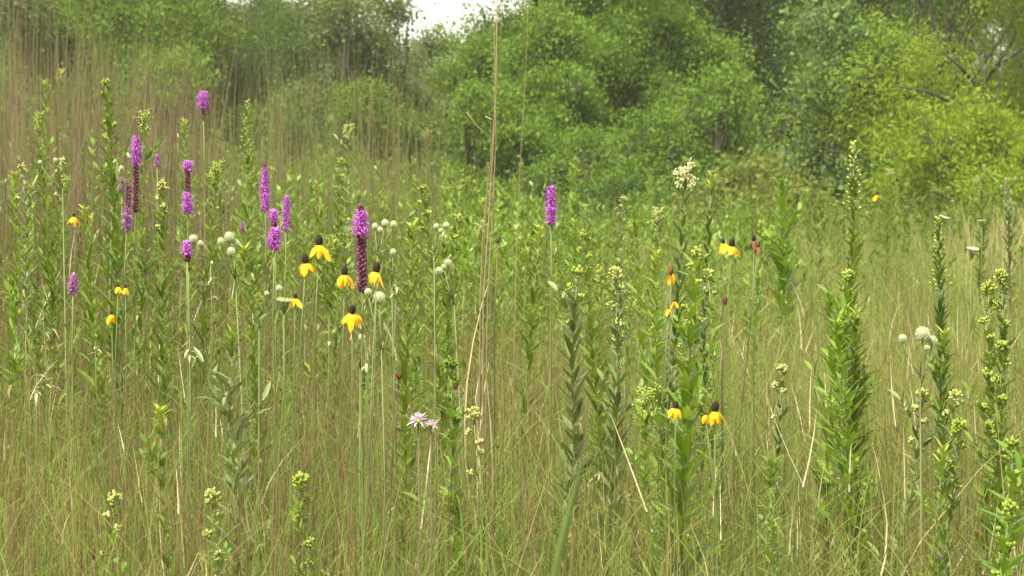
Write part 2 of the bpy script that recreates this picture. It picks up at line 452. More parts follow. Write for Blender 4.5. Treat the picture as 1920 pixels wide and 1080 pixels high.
tag(quad_mesh("light_green_grass", *merge(pale), M['lightgrass']), "soft light green grass in the clearing at the right", "grass", kind='stuff')
x, y = scatter(300, 15, 24, 1, x0=1760, x1=2040)
tan = [ribbons(x, y, .95 + .4 * rng.random(300), .008 + .006 * rng.random(300), rng.normal(.03, .1, 300), np.abs(rng.normal(.1, .12, 300)), 4, np.abs(rng.normal(.03, .05, 300)), tw=rng.normal(0, .6, 300))]
tag(quad_mesh("seedy_tan_grass", *merge(tan), M['thatch']), "pale tan seedy grass in front of the shrubs at the far right", "grass", kind='stuff')
tag(quad_mesh("tall_grass", *merge(parts), M['tallstem']), "stand of tall brownish prairie grass in front of the trees behind the purple spikes", "grass", kind='stuff')

# ------------------------------------------------------------------ trees and shrubs
def leaf_cloud(P, D_, L, W, droop=0.0):
    """rhombic leaves at points P pointing along D_"""
    N = len(P)
    d = D_ / np.linalg.norm(D_, axis=1, keepdims=True)
    d[:, 2] -= droop
    d /= np.linalg.norm(d, axis=1, keepdims=True)
    r = rng.normal(size=(N, 3)) + np.array([0.0, -0.15, 0.6])
    s = np.cross(d, r); s /= np.linalg.norm(s, axis=1, keepdims=True) + 1e-9
    nn = np.cross(s, d)
    kk = 0.45 + 1.1 * rng.random((N, 1)) ** 1.3; Ls = L * kk * (0.85 + 0.3 * rng.random((N, 1))); Ws = W * kk * (0.8 + 0.4 * rng.random((N, 1)))
    a = P - d * Ls * 0.5; c = P + d * Ls * 0.5
    m = P - d * Ls * 0.05
    b1 = m - s * Ws * 0.5 + nn * Ws * 0.12; b2 = m + s * Ws * 0.5 + nn * Ws * 0.12
    V = np.stack([a, b1, c, b2], 1).reshape(-1, 3)
    o = np.arange(N) * 4
    return V, np.stack([o, o + 1, o + 2, o + 3], -1)


def make_tree(name, seed, H, crown0, rad, tips, per, L, W, clump, leafm, barkm, label, cat, group=None,
              stems=1, shell=0.45, droop=0.0, top=0.55, trunk_r=None, lobes=7, limbs=10):
    global rng
    keep = rng; rng = np.random.default_rng(seed)
    rr = random.Random(seed)
    t = thing(name, (0, 0, 0), label, cat, group)
    # envelope points: several lobes make the outline uneven
    z0, z1 = H * crown0, H
    lob = []
    for k in range(lobes):
        a = 2 * math.pi * (k + rr.uniform(-.3, .3)) / lobes
        zz = rr.uniform(0.12, 0.85)
        env = math.sin(math.pi * min(1, max(.05, (zz * 0.78 + 0.16)))) ** 0.8
        q = rr.uniform(.45, .8) * rad * env
        lob.append((q * math.cos(a), q * math.sin(a), z0 + (z1 - z0) * zz, rad * rr.uniform(.34, .55)))
    lob.append((rr.uniform(-.15, .15) * rad, rr.uniform(-.15, .15) * rad, z1 - rad * .42, rad * .42))
    P = []
    while len(P) < tips:
        c = lob[rr.randrange(len(lob))]
        v = rng.normal(size=3); v /= np.linalg.norm(v)
        s_ = c[3] * (shell + (1 - shell) * rr.random()) * rr.uniform(.75, 1.12)
        p = np.array([c[0] + v[0] * s_, c[1] + v[1] * s_, c[2] + v[2] * s_ * .85])
        if p[2] < max(0.05, z0 * .6): continue
        P.append(p)
    P = np.array(P)
    mb = MB()
    tr = trunk_r or H * 0.018
    starts = []
    for k in range(stems):
        a = rr.uniform(0, 6.28); sp = 0 if stems == 1 else rr.uniform(.05, .2) * rad
        lx, ly = rr.uniform(-.5, .5) * rad * (.25 if stems == 1 else .8), rr.uniform(-.5, .5) * rad * (.25 if stems == 1 else .8)
        pts, rads = [], []
        for i in range(8):
            f = i / 7
            pts.append(Vector((sp * math.cos(a) + lx * f ** 1.4 + .05 * rr.uniform(-1, 1) * rad * f, sp * math.sin(a) + ly * f ** 1.4 + .05 * rr.uniform(-1, 1) * rad * f, H * top * 1.35 * f - .05)))
            rads.append(tr * (1.25 if i == 0 else 1) * (1 - .82 * f) / (1 if stems == 1 else 1.5))
        mb.tube(pts, rads, 7)
        starts.append((pts, rads))
    ends = P[rng.choice(len(P), min(limbs, len(P)), replace=False)]
    nodes = []
    for e in ends:
        pts, rads = starts[rr.randrange(len(starts))]
        i = min(6, max(1, int(7 * (e[2] / (H * top * 1.35)) * rr.uniform(.35, .7))))
        a = pts[i]; e = Vector(e)
        cur = []
        for j in range(6):
            f = j / 5
            p = a.lerp(e, f) + Vector((rr.uniform(-1, 1), rr.uniform(-1, 1), rr.uniform(-.3, 1.2))) * (.06 * rad * math.sin(math.pi * f))
            cur.append(p); nodes.append(p)
        mb.tube(cur, [rads[i] * .7 * (1 - .85 * j / 5) + .004 for j in range(6)], 5)
    NA = np.array([tuple(p) for p in nodes])
    for p in P[: min(len(P), 140)]:
        k = int(np.argmin(((NA - p) ** 2).sum(1)))
        q = Vector(NA[k]); p = Vector(p)
        mb.tube([q, q.lerp(p, .5) + Vector((0, 0, .05 * rad)), p], [.012, .008, .004], 4, cap=False)
    mb.build("trunk", barkm, t)
    # leaves: each tip carries a loose spray, unequal in size
    cnt = np.maximum(4, (per * (0.4 + 1.2 * rng.random(len(P)))).astype(int))
    idx = np.repeat(np.arange(len(P)), cnt)
    cen = P[idx]
    cr = (clump * (0.6 + 0.8 * rng.random(len(P))))[idx][:, None]
    off = rng.normal(size=(len(idx), 3)) * cr * np.array([1, 1, .75])
    out = cen - np.array([0, 0, H * .45])
    out[:, 2] *= .4
    dirs = out / (np.linalg.norm(out, axis=1, keepdims=True) + 1e-6) * .6 + rng.normal(size=(len(idx), 3)) * .7
    pos = cen + off
    if droop: pos[:, 2] -= (np.abs(rng.normal(size=len(idx))) * cr[:, 0] * .8)
    ok = pos[:, 2] > .03
    quad_mesh("crown", *leaf_cloud(pos[ok], dirs[ok], L, W, droop), leafm, t, smooth=False)
    rng = keep
    return t


def put(o, px, D, rz=0.0, s=1.0, sz=None):
    x = (px - 960) / F * D
    o.location = (x, D, gz(x, D) - .03)
    o.rotation_euler = (0, 0, rz)
    o.scale = (s, s, s if sz is None else sz)
    return o


def relabel(o, label, group=None):
    o['label'] = label
    if group: o['group'] = group
    return o


BACK = (0, -500)
GT = 'trees along the far edge of the meadow'
ash = make_tree("broadleaf_tree", 1, 8.6, .10, 3.0, 330, 190, .075, .048, .30, M['t_grey'], M['bark'], "grey green tree behind the tall grass at the far left edge", "tree", GT)
oak = make_tree("broadleaf_tree", 2, 8.4, .06, 3.1, 460, 190, .075, .048, .30, M['t_mid'], M['bark'], "x", "tree", GT, lobes=11, shell=.2, trunk_r=.1)
dark = make_tree("broadleaf_tree", 3, 7.6, .05, 2.9, 340, 180, .078, .05, .30, M['t_dark'], M['bark'], "x", "tree", GT, lobes=8)
young = make_tree("broadleaf_tree", 4, 5.4, .06, 1.5, 190, 100, .085, .048, .22, M['t_grey'], M['bark'], "x", "tree", GT, lobes=6, shell=.3)
# left stand (behind the tall grass), then centre, then right; every tree its own place
sap = make_tree("broadleaf_tree", 8, 5.2, .03, 1.7, 300, 170, .07, .042, .2, M['t_mid'], M['bark'], "x", "tree", GT, lobes=9, shell=.25, stems=2)
put(ash, 60, 54, 0.3)
LEFT = [
    (ash, 215, 60, 1.9, 1.0, "grey green tree with small sky gaps just behind the tallest leafy stalk"),
    (oak, 340, 52, 2.6, .92, "light green tree behind the lone purple spike that stands above the rest"),
    (ash, 410, 57, 4.0, .86, "grey green tree between the light green tree and the open feathery one"),
    (young, 600, 52, 0.8, 1.02, "open feathery tree with bright sky showing through its top"),
    (dark, 505, 66, 2.0, .84, "dark tree standing behind the open feathery tree"),
    (young, 660, 50, 2.9, .97, "slim grey green tree left of the purplish dark one"),
    (young, 752, 53, 4.2, 1.0, "slim dark tree bordering the white sky gap on its left"),
    (young, 824, 60, 5.1, .90, "small pointed tree in the bottom of the white sky gap"),
    (young, 570, 64, 1.2, 1.12, "feathery tree far back between slim trees left of the sky gap"),
    (young, 880, 57, 1.7, .84, "low pointed tree at the foot of the white sky gap, right of the slimmer point"),
    (young, 790, 62, 3.1, .86, "low tree at the foot of the white sky gap, left of the slimmer point"),
    (ash, 130, 66, 3.3, .95, "broad grey green tree filling the far left behind the first two"),
    (sap, 1015, 46, 0.3, .92, "bushy mid green sapling just right of the tall dry grass clump"),
    (sap, 1165, 48, 2.3, .95, "bushy sapling behind the small bright shrub"),
    (sap, 1275, 50, 4.1, 1.0, "bushy sapling left of the rounded dome shrub"),
    (sap, 905, 49, 1.2, .8, "bushy sapling under the right side of the white sky gap"),
    (oak, 1026, 50, 0.0, .94, "bright green tree bordering the white sky gap on its right"),
    (oak, 1115, 55, 1.3, .95, "mid green tree behind the tall dry grass clump"),
    (oak, 1215, 56, 2.2, 1.0, "mid green tree centred behind the round topped shrubs"),
    (dark, 1345, 58, 3.3, 1.05, "dark green tree right of centre behind the rounded shrub"),
    (dark, 1480, 60, 4.4, 1.15, "darkest tree filling the shade behind the silvery poplar"),
    (dark, 1600, 64, 5.4, 1.15, "dark tree deep behind the poplar and the willow"),
    (oak, 1760, 66, 0.7, 1.1, "green tree hidden deep behind the willow crown"),
    (oak, 1930, 62, 3.7, 1.1, "green tree at the right edge behind the willow"),
]
for (src, px, D, rz, s, lab) in LEFT:
    o = src if (src is not ash and src.location.length < 1e-6) else copy_tree(src)
    relabel(o, lab); put(o, px, D, rz, s)

# back row that closes the view between the trunks
for k, (px, D, s) in enumerate([(-60, 74, .95), (90, 78, 1.0), (250, 76, .9), (400, 80, .95), (560, 84, .72), (690, 82, .66), (1055, 80, .85), (1150, 78, 1.0), (1300, 80, 1.1), (1450, 82, 1.1), (1700, 84, 1.15), (1850, 82, 1.15), (2010, 80, 1.1)]):
    o = copy_tree((dark, oak, dark)[k % 3])
    relabel(o, "dark tree of the back row glimpsed between the nearer crowns", 'back row of trees'); put(o, px, D, k * 1.1, s)

for k, px in enumerate(range(-60, 1700, 84)):
    o = copy_tree((young, dark)[k % 2])
    relabel(o, "low tree filling the dark gap at the foot of the wood", 'low trees closing the foot of the wood'); put(o, px, 60 + 3 * (k % 3), k * 1.7, .52 if 620 < px < 960 else .72)

# poplar, willow and the shrubs along the wood's foot
pop = make_tree("poplar_tree", 21, 4.7, .10, 1.75, 260, 75, .085, .062, .2, M['t_silver'], M['barkpale'],
                "bushy poplar with loose silvery green leaves left of the willow", "tree", stems=3, shell=.3, lobes=8)
put(pop, 1555, 41, 0.4, 1.0)
wil = make_tree("willow_tree", 22, 8.2, .14, 3.5, 800, 190, .085, .022, .24, M['t_willow'], M['bark'],
                "large yellow green willow with dark leaning limbs at the right edge", "tree", stems=2, droop=.35, lobes=11, trunk_r=.10, limbs=14, shell=.25, top=.5)
put(wil, 1860, 41.5, 1.0, 1.0)
def willow_limb(pts, r):
    inv = wil.matrix_basis.inverted()
    m = MB()
    m.tube([inv @ at(x, y, d - 1.6) for (x, y, d) in pts], [r * (1 - .75 * i / (len(pts) - 1)) for i in range(len(pts))], 7)
    m.build("limb", M['bark'], wil)
willow_limb([(1905, 400, 41), (1888, 280, 40.5), (1862, 210, 40), (1835, 165, 39.6), (1800, 125, 39.2), (1765, 95, 39)], .07)
willow_limb([(1888, 290, 40.4), (1862, 235, 39.8), (1800, 198, 39.2), (1740, 172, 38.8), (1680, 160, 38.6)], .055)
willow_limb([(1870, 225, 40.2), (1852, 175, 40), (1838, 120, 40), (1825, 70, 40)], .04)
willow_limb([(1866, 215, 40.2), (1872, 160, 40.2), (1880, 110, 40.4)], .035)
GS = 'shrubs at the foot of the wood'
shA = make_tree("shrub", 31, 2.6, .02, 1.25, 190, 130, .062, .035, .17, M['t_mid'], M['bark'], "rounded mid green shrub with a broad dome top left of the poplar", "shrub", GS, stems=4, lobes=7)
shB = make_tree("shrub", 32, 2.2, .02, 1.2, 190, 120, .075, .022, .17, M['t_willow'], M['bark'], "yellow green willow shrub below the willow's dark limbs", "shrub", GS, stems=4, lobes=7)
shC = make_tree("shrub", 33, 1.9, .02, 1.0, 110, 50, .09, .045, .18, M['t_yellow'], M['bark'], "yellowish shrub at the foot of the poplar", "shrub", GS, stems=4, lobes=6)
shD = make_tree("shrub", 34, 2.0, .02, 1.2, 160, 80, .08, .045, .18, M['t_dark'], M['bark'], "x", "shrub", GS, stems=4, lobes=7)
put(shA, 1335, 44, 0, 1.35); put(shB, 1835, 36, .4, 1.25); put(shC, 1400, 37, 0, 1.0)
SHR = [
    (shA, 1230, 43, 1.0, 1.05, "mid green shrub between the rounded dome shrub and the small bright one"),
    (shA, 1120, 41, 2.0, .9, "small bright green shrub right of the tall dry grass clump"),
    (shA, 1050, 45, 3.0, 1.1, "green shrub directly behind the upper end of the lone central purple spike"),
    (shA, 905, 44, 4.0, 1.15, "green shrub under the bright tree beside the sky gap"),
    (shB, 1920, 33, 2.2, .95, "yellow green willow shrub cut by the right edge"),
    (shB, 1720, 36, 3.2, .85, "yellow green shrub nestled between poplar and willow"),
    (shD, 1170, 39, 0, .75, "dark low shrub in the shade left of the cream flower cluster"),
    (shD, 1290, 40, 1.4, .7, "dark low shrub directly behind the cream flower cluster"),
    (shD, 1000, 42, 2.5, .85, "dark low shrub beside the tall dry grass clump"),
    (shD, 1500, 43, 3.4, .9, "dark shrub in the shade under the poplar"),
    (shD, 1640, 40, 4.4, .8, "dark shrub under the gap between poplar and willow"),
    (shC, 1475, 33, 1.2, .75, "low yellowish shrub in front of the poplar's pale stems"),
    (shD, 780, 46, 5.4, 1.2, "dark shrub behind the right end of the tall grass stand"),
    (shA, 660, 45, 5.0, 1.1, "green shrub behind the middle of the tall grass stand"),
    (shD, 500, 46, .7, 1.25, "dark shrub behind the tall grass above the slim purple spike"),
    (shA, 320, 45, .4, 1.35, "green shrub behind the tall grass near the lone high purple spike"),
    (shD, 150, 46, 1.9, 1.55, "dark shrub behind the brown grass near the left edge"),
    (shA, 20, 44, 2.8, 1.2, "green shrub cut by the left edge behind the brown grass"),
]
for (src, px, D, rz, s, lab) in SHR:
    o = src if src.location.length < 1e-6 else copy_tree(src)
    relabel(o, lab); put(o, px, D, rz, s)

# ------------------------------------------------------------------ leafy herbs between the grass, too many to count
def herbs(name, specs, m, label):
    vs = []
    for (N, x0, x1, d0, d1, h0, h1, per, L, W) in specs:
        x, y = scatter(N, d0, d1, .9, x0=x0, x1=x1)
        keep = patch(x * 1.3, y) + .5 * rng.random(N) > .42
        x, y = x[keep], y[keep]; N = len(x)
        h = h0 + (h1 - h0) * rng.random(N)
        lx, ly = rng.normal(0, .08, N), rng.normal(0, .08, N)
        idx = np.repeat(np.arange(N), per)
        f = .15 + .85 * rng.random(len(idx)) ** .7
        th = rng.random(len(idx)) * 2 * np.pi
        r = L * .35 * (1.15 - .7 * f)
        P = np.stack([x[idx] + lx[idx] * f + np.cos(th) * r, y[idx] + ly[idx] * f + np.sin(th) * r, ground_z(x[idx], y[idx]) + h[idx] * f], -1)
        d = np.stack([np.cos(th) * .8, np.sin(th) * .8, .9 + .3 * rng.normal(size=len(idx))], -1)
        sc = (1 + np.maximum(0, y[idx] - 9) * .04)[:, None]
        vs.append(leaf_cloud(P, d, L * sc * (1.2 - .6 * f[:, None]), W * sc, 0))
        vs.append(ribbons(x, y, h, .004 * np.ones(N), lx / h, 0 * x, 2, tw=rng.normal(0, .5, N)))
    return tag(quad_mesh(name, *merge(vs), m, smooth=False), label, "undergrowth", kind='stuff')


herbs("leafy_undergrowth", [(420, -120, 900, 5.5, 10, .75, 1.2, 95, .05, .009), (900, -150, 1150, 9, 20, .8, 1.3, 80, .055, .011), (700, 850, 2050, 13, 34, .75, 1.25, 60, .07, .015), (500, -150, 1000, 18, 34, .9, 1.4, 60, .075, .017)],
      M['leaf'], "green leafy herbs crowding between the grass stems and flower stalks")
herbs("bright_leafy_herbs", [(520, -130, 1000, 8, 16, 1.0, 1.45, 80, .055, .011), (260, 850, 1500, 11, 26, .9, 1.35, 70, .06, .014), (110, -100, 2020, 3.7, 8, .45, .9, 60, .05, .010), (500, -100, 2050, 8, 22, .5, .95, 50, .06, .014)], M['leafbright'], "bright green leafy herbs among the grass, thickest before the trees")

# ------------------------------------------------------------------ leafy stalks (goldenrod and its like)
def stem_path(H, lean, n=9, wob=.008):
    pts = []
    sa, sb, sp = R.gauss(0, .012), R.gauss(0, .012), R.uniform(2, 5)
    lean0 = lean
    for i in range(n):
        f = i / (n - 1)
        k_ = math.sin(sp * f) - f * math.sin(sp)
        lean = (lean0[0] + sa * k_ / max(.2, f ** 1.6), lean0[1] + sb * k_ / max(.2, f ** 1.6))
        pts.append(Vector((lean[0] * f ** 1.6 + R.uniform(-wob, wob) * (i > 0), lean[1] * f ** 1.6 + R.uniform(-wob, wob) * (i > 0), H * f - (.02 if i == 0 else 0))))
    return pts


def on_path(pts, f):
    f = max(0, min(.9999, f)) * (len(pts) - 1)
    i = int(f)
    return pts[i].lerp(pts[i + 1], f - i)


def stalk(H, leaf='leaf', bud='bud', top='cluster', L=.065, W=.011, asc=42, gap=.011, start=.5, lean=(0, 0), stem='gstem', droop=.35, name="goldenrod",
          label="x", cat="wildflower", group=None, sr=.0032, side=0):
    """one leafy stalk: stem, foliage, buds; origin at its base"""
    L *= 1.34; W *= 1.12; gap *= .54; asc += 1; droop *= .35
    t = thing(name, (0, 0, 0), label, cat, group)
    pts = stem_path(H, lean)
    mb = MB(); mb.tube(pts, [sr * (1 - .72 * i / 8) for i in range(9)], 6)
    mb.build("stem", M[stem], t)
    lf = MB(); bd = MB(); clusters = []
    z = start * H; k = R.random() * 6
    while z < H * .985:
        f = z / H
        p = on_path(pts, f)
        th = k * 2.3999 + R.uniform(-.25, .25)
        env = min(1, (f - start * .85) * 5) * (1 - .62 * max(0, (f - .62) / .38))
        LL = L * env * R.uniform(.55, 1.25)
        if R.random() < .14:
            z += gap; k += 1; continue
        a = math.radians(asc + R.gauss(0, 10) + (8 if f < .5 else 0))
        d = Vector((math.cos(th) * math.sin(a), math.sin(th) * math.sin(a), math.cos(a)))
        nrm = Vector((-math.cos(th) * math.cos(a), -math.sin(th) * math.cos(a), math.sin(a)))
        lf.leaf(p, d, nrm, LL, W * R.uniform(.8, 1.25) * (.6 + .4 * env), droop * R.uniform(-.6, 3.2), .3, 4)
        z += gap * R.uniform(.7, 1.35); k += 1
    for i in range(R.randrange(0, 7)):
        f = R.uniform(max(start, .62), .95); p = on_path(pts, f); th = R.uniform(0, 6.28); sl = R.uniform(.5, 1.1) * L
        d = Vector((math.cos(th) * .55, math.sin(th) * .55, .9)).normalized()
        for j in range(7):
            q = p + d * (sl * (j + 1) / 7); t2 = j * 2.4
            lf.leaf(q, d + Vector((math.cos(t2) * .6, math.sin(t2) * .6, .1)), (-math.cos(t2), -math.sin(t2), .6), L * R.uniform(.3, .55), W * .7, R.uniform(0, .8), .3, 3)
    lf.build("foliage", M[leaf], t)
    dl = MB()
    for i in range(R.randrange(6, 14)):
        f = R.uniform(start * .6, min(.8, start + .2)); th = R.uniform(0, 6.28)
        dl.leaf(on_path(pts, f), (math.cos(th), math.sin(th), R.uniform(-.7, .4)), (0, 0, 1), min(.055, L * R.uniform(.5, .9)), min(.008, W * .6), R.uniform(.5, 1.6), .5, 4)
    dl.build("dead_leaves", M['thatch'], t)

    def cluster(c, r, n, ax=(0, 0, 1)):
        m = MB()
        for i in range(n):
            v = Vector((R.gauss(0, 1), R.gauss(0, 1), R.gauss(0, .9)))
            v = v.normalized() * (r * R.random() ** .45)
            s_ = R.uniform(.0018, .0032)
            m.blob(Vector(c) + v, s_, s_, s_ * 1.5, 5, 4, axis=v + Vector((0, 0, r)))
        for i in range(3):
            th = R.uniform(0, 6.28)
            m.leaf(c, (math.cos(th), math.sin(th), .9), (0, 0, 1), r * 1.5, .004, .3, .3, 3)
        return m
    tip = pts[-1]
    if top == 'cluster':
        cluster(tip + Vector((0, 0, -.004)), .012, 34).build("bud_cluster", M[bud], t)
        for i in range(5 + side):
            f = 1 - (.018 + .02 * i) / H * R.uniform(.9, 1.2)
            p = on_path(pts, f); th = i * 2.4 + R.random()
            cluster(p + Vector((math.cos(th), math.sin(th), .5)) * (.010 + .0015 * i), .006, 12).build("bud_cluster", M[bud], t)
    elif top == 'spire':
        m = MB()
        for i in range(42):
            f = 1 - (i * .0045) / H
            p = on_path(pts, f); th = i * 2.4
            r = .004 + .0005 * i * R.uniform(.6, 1.2)
            d = Vector((math.cos(th), math.sin(th), .9))
            m.blob(p + d * r, .0028, .0028, .0055, 5, 4, axis=d)
        m.build("flower_buds", M[bud], t)
    elif top == 'knots':           # round bud knots spaced down the stem
        cluster(tip, .014, 60).build("bud_cluster", M[bud], t)
        for i in range(4 + side):
            f = 1 - (.035 + .034 * i) / H
            p = on_path(pts, f); th = i * 2.4 + R.random()
            cluster(p + Vector((math.cos(th), math.sin(th), .5)) * .010, .009, 24).build("bud_cluster", M[bud], t)
    elif top == 'plume':
        for i in range(11):
            th = i * 2.4; f = 1 - .005 * i / H * 1.0
            p = on_path(pts, f)
            d = Vector((math.cos(th), math.sin(th), 1.0)).normalized()
            e = p + (d + Vector((R.uniform(-.4, .4), 0, 0))) * R.uniform(.014, .034)
            m = MB(); m.tube([p, e], [.0012, .0008], 4)
            for j in range(16):
                c = p.lerp(e, R.uniform(.3, 1.05)) + Vector((R.gauss(0, .004), R.gauss(0, .004), R.gauss(0, .004)))
                m.blob(c, .0022, .0022, .003, 5, 3)
            m.build("flower_spray", M[bud], t)
    elif top == 'tuft':
        m = MB()
        for i in range(26):
            th = i * 2.4; p = on_path(pts, 1 - .0016 * i / H)
            a = math.radians(R.uniform(8, 40))
            m.leaf(p, (math.cos(th) * math.sin(a), math.sin(th) * math.sin(a), math.cos(a)), (-math.cos(th), -math.sin(th), .4), R.uniform(.018, .034), .006, .5, .4, 3)
        m.build("leaf_tuft", M[bud], t)
    return t


def plant_top(o, px, py, D, H, lean=(0, 0)):
    p = at(px, py, D)
    x, y = p.x - lean[0], p.y - lean[1]
    o.location = (x, y, gz(x, y))
    return o


def height_for(px, py, D, lean=(0, 0)):
    p = at(px, py, D)
    return p.z - gz(p.x - lean[0], p.y - lean[1])


GG = 'tall leafy stalks among the flowers'
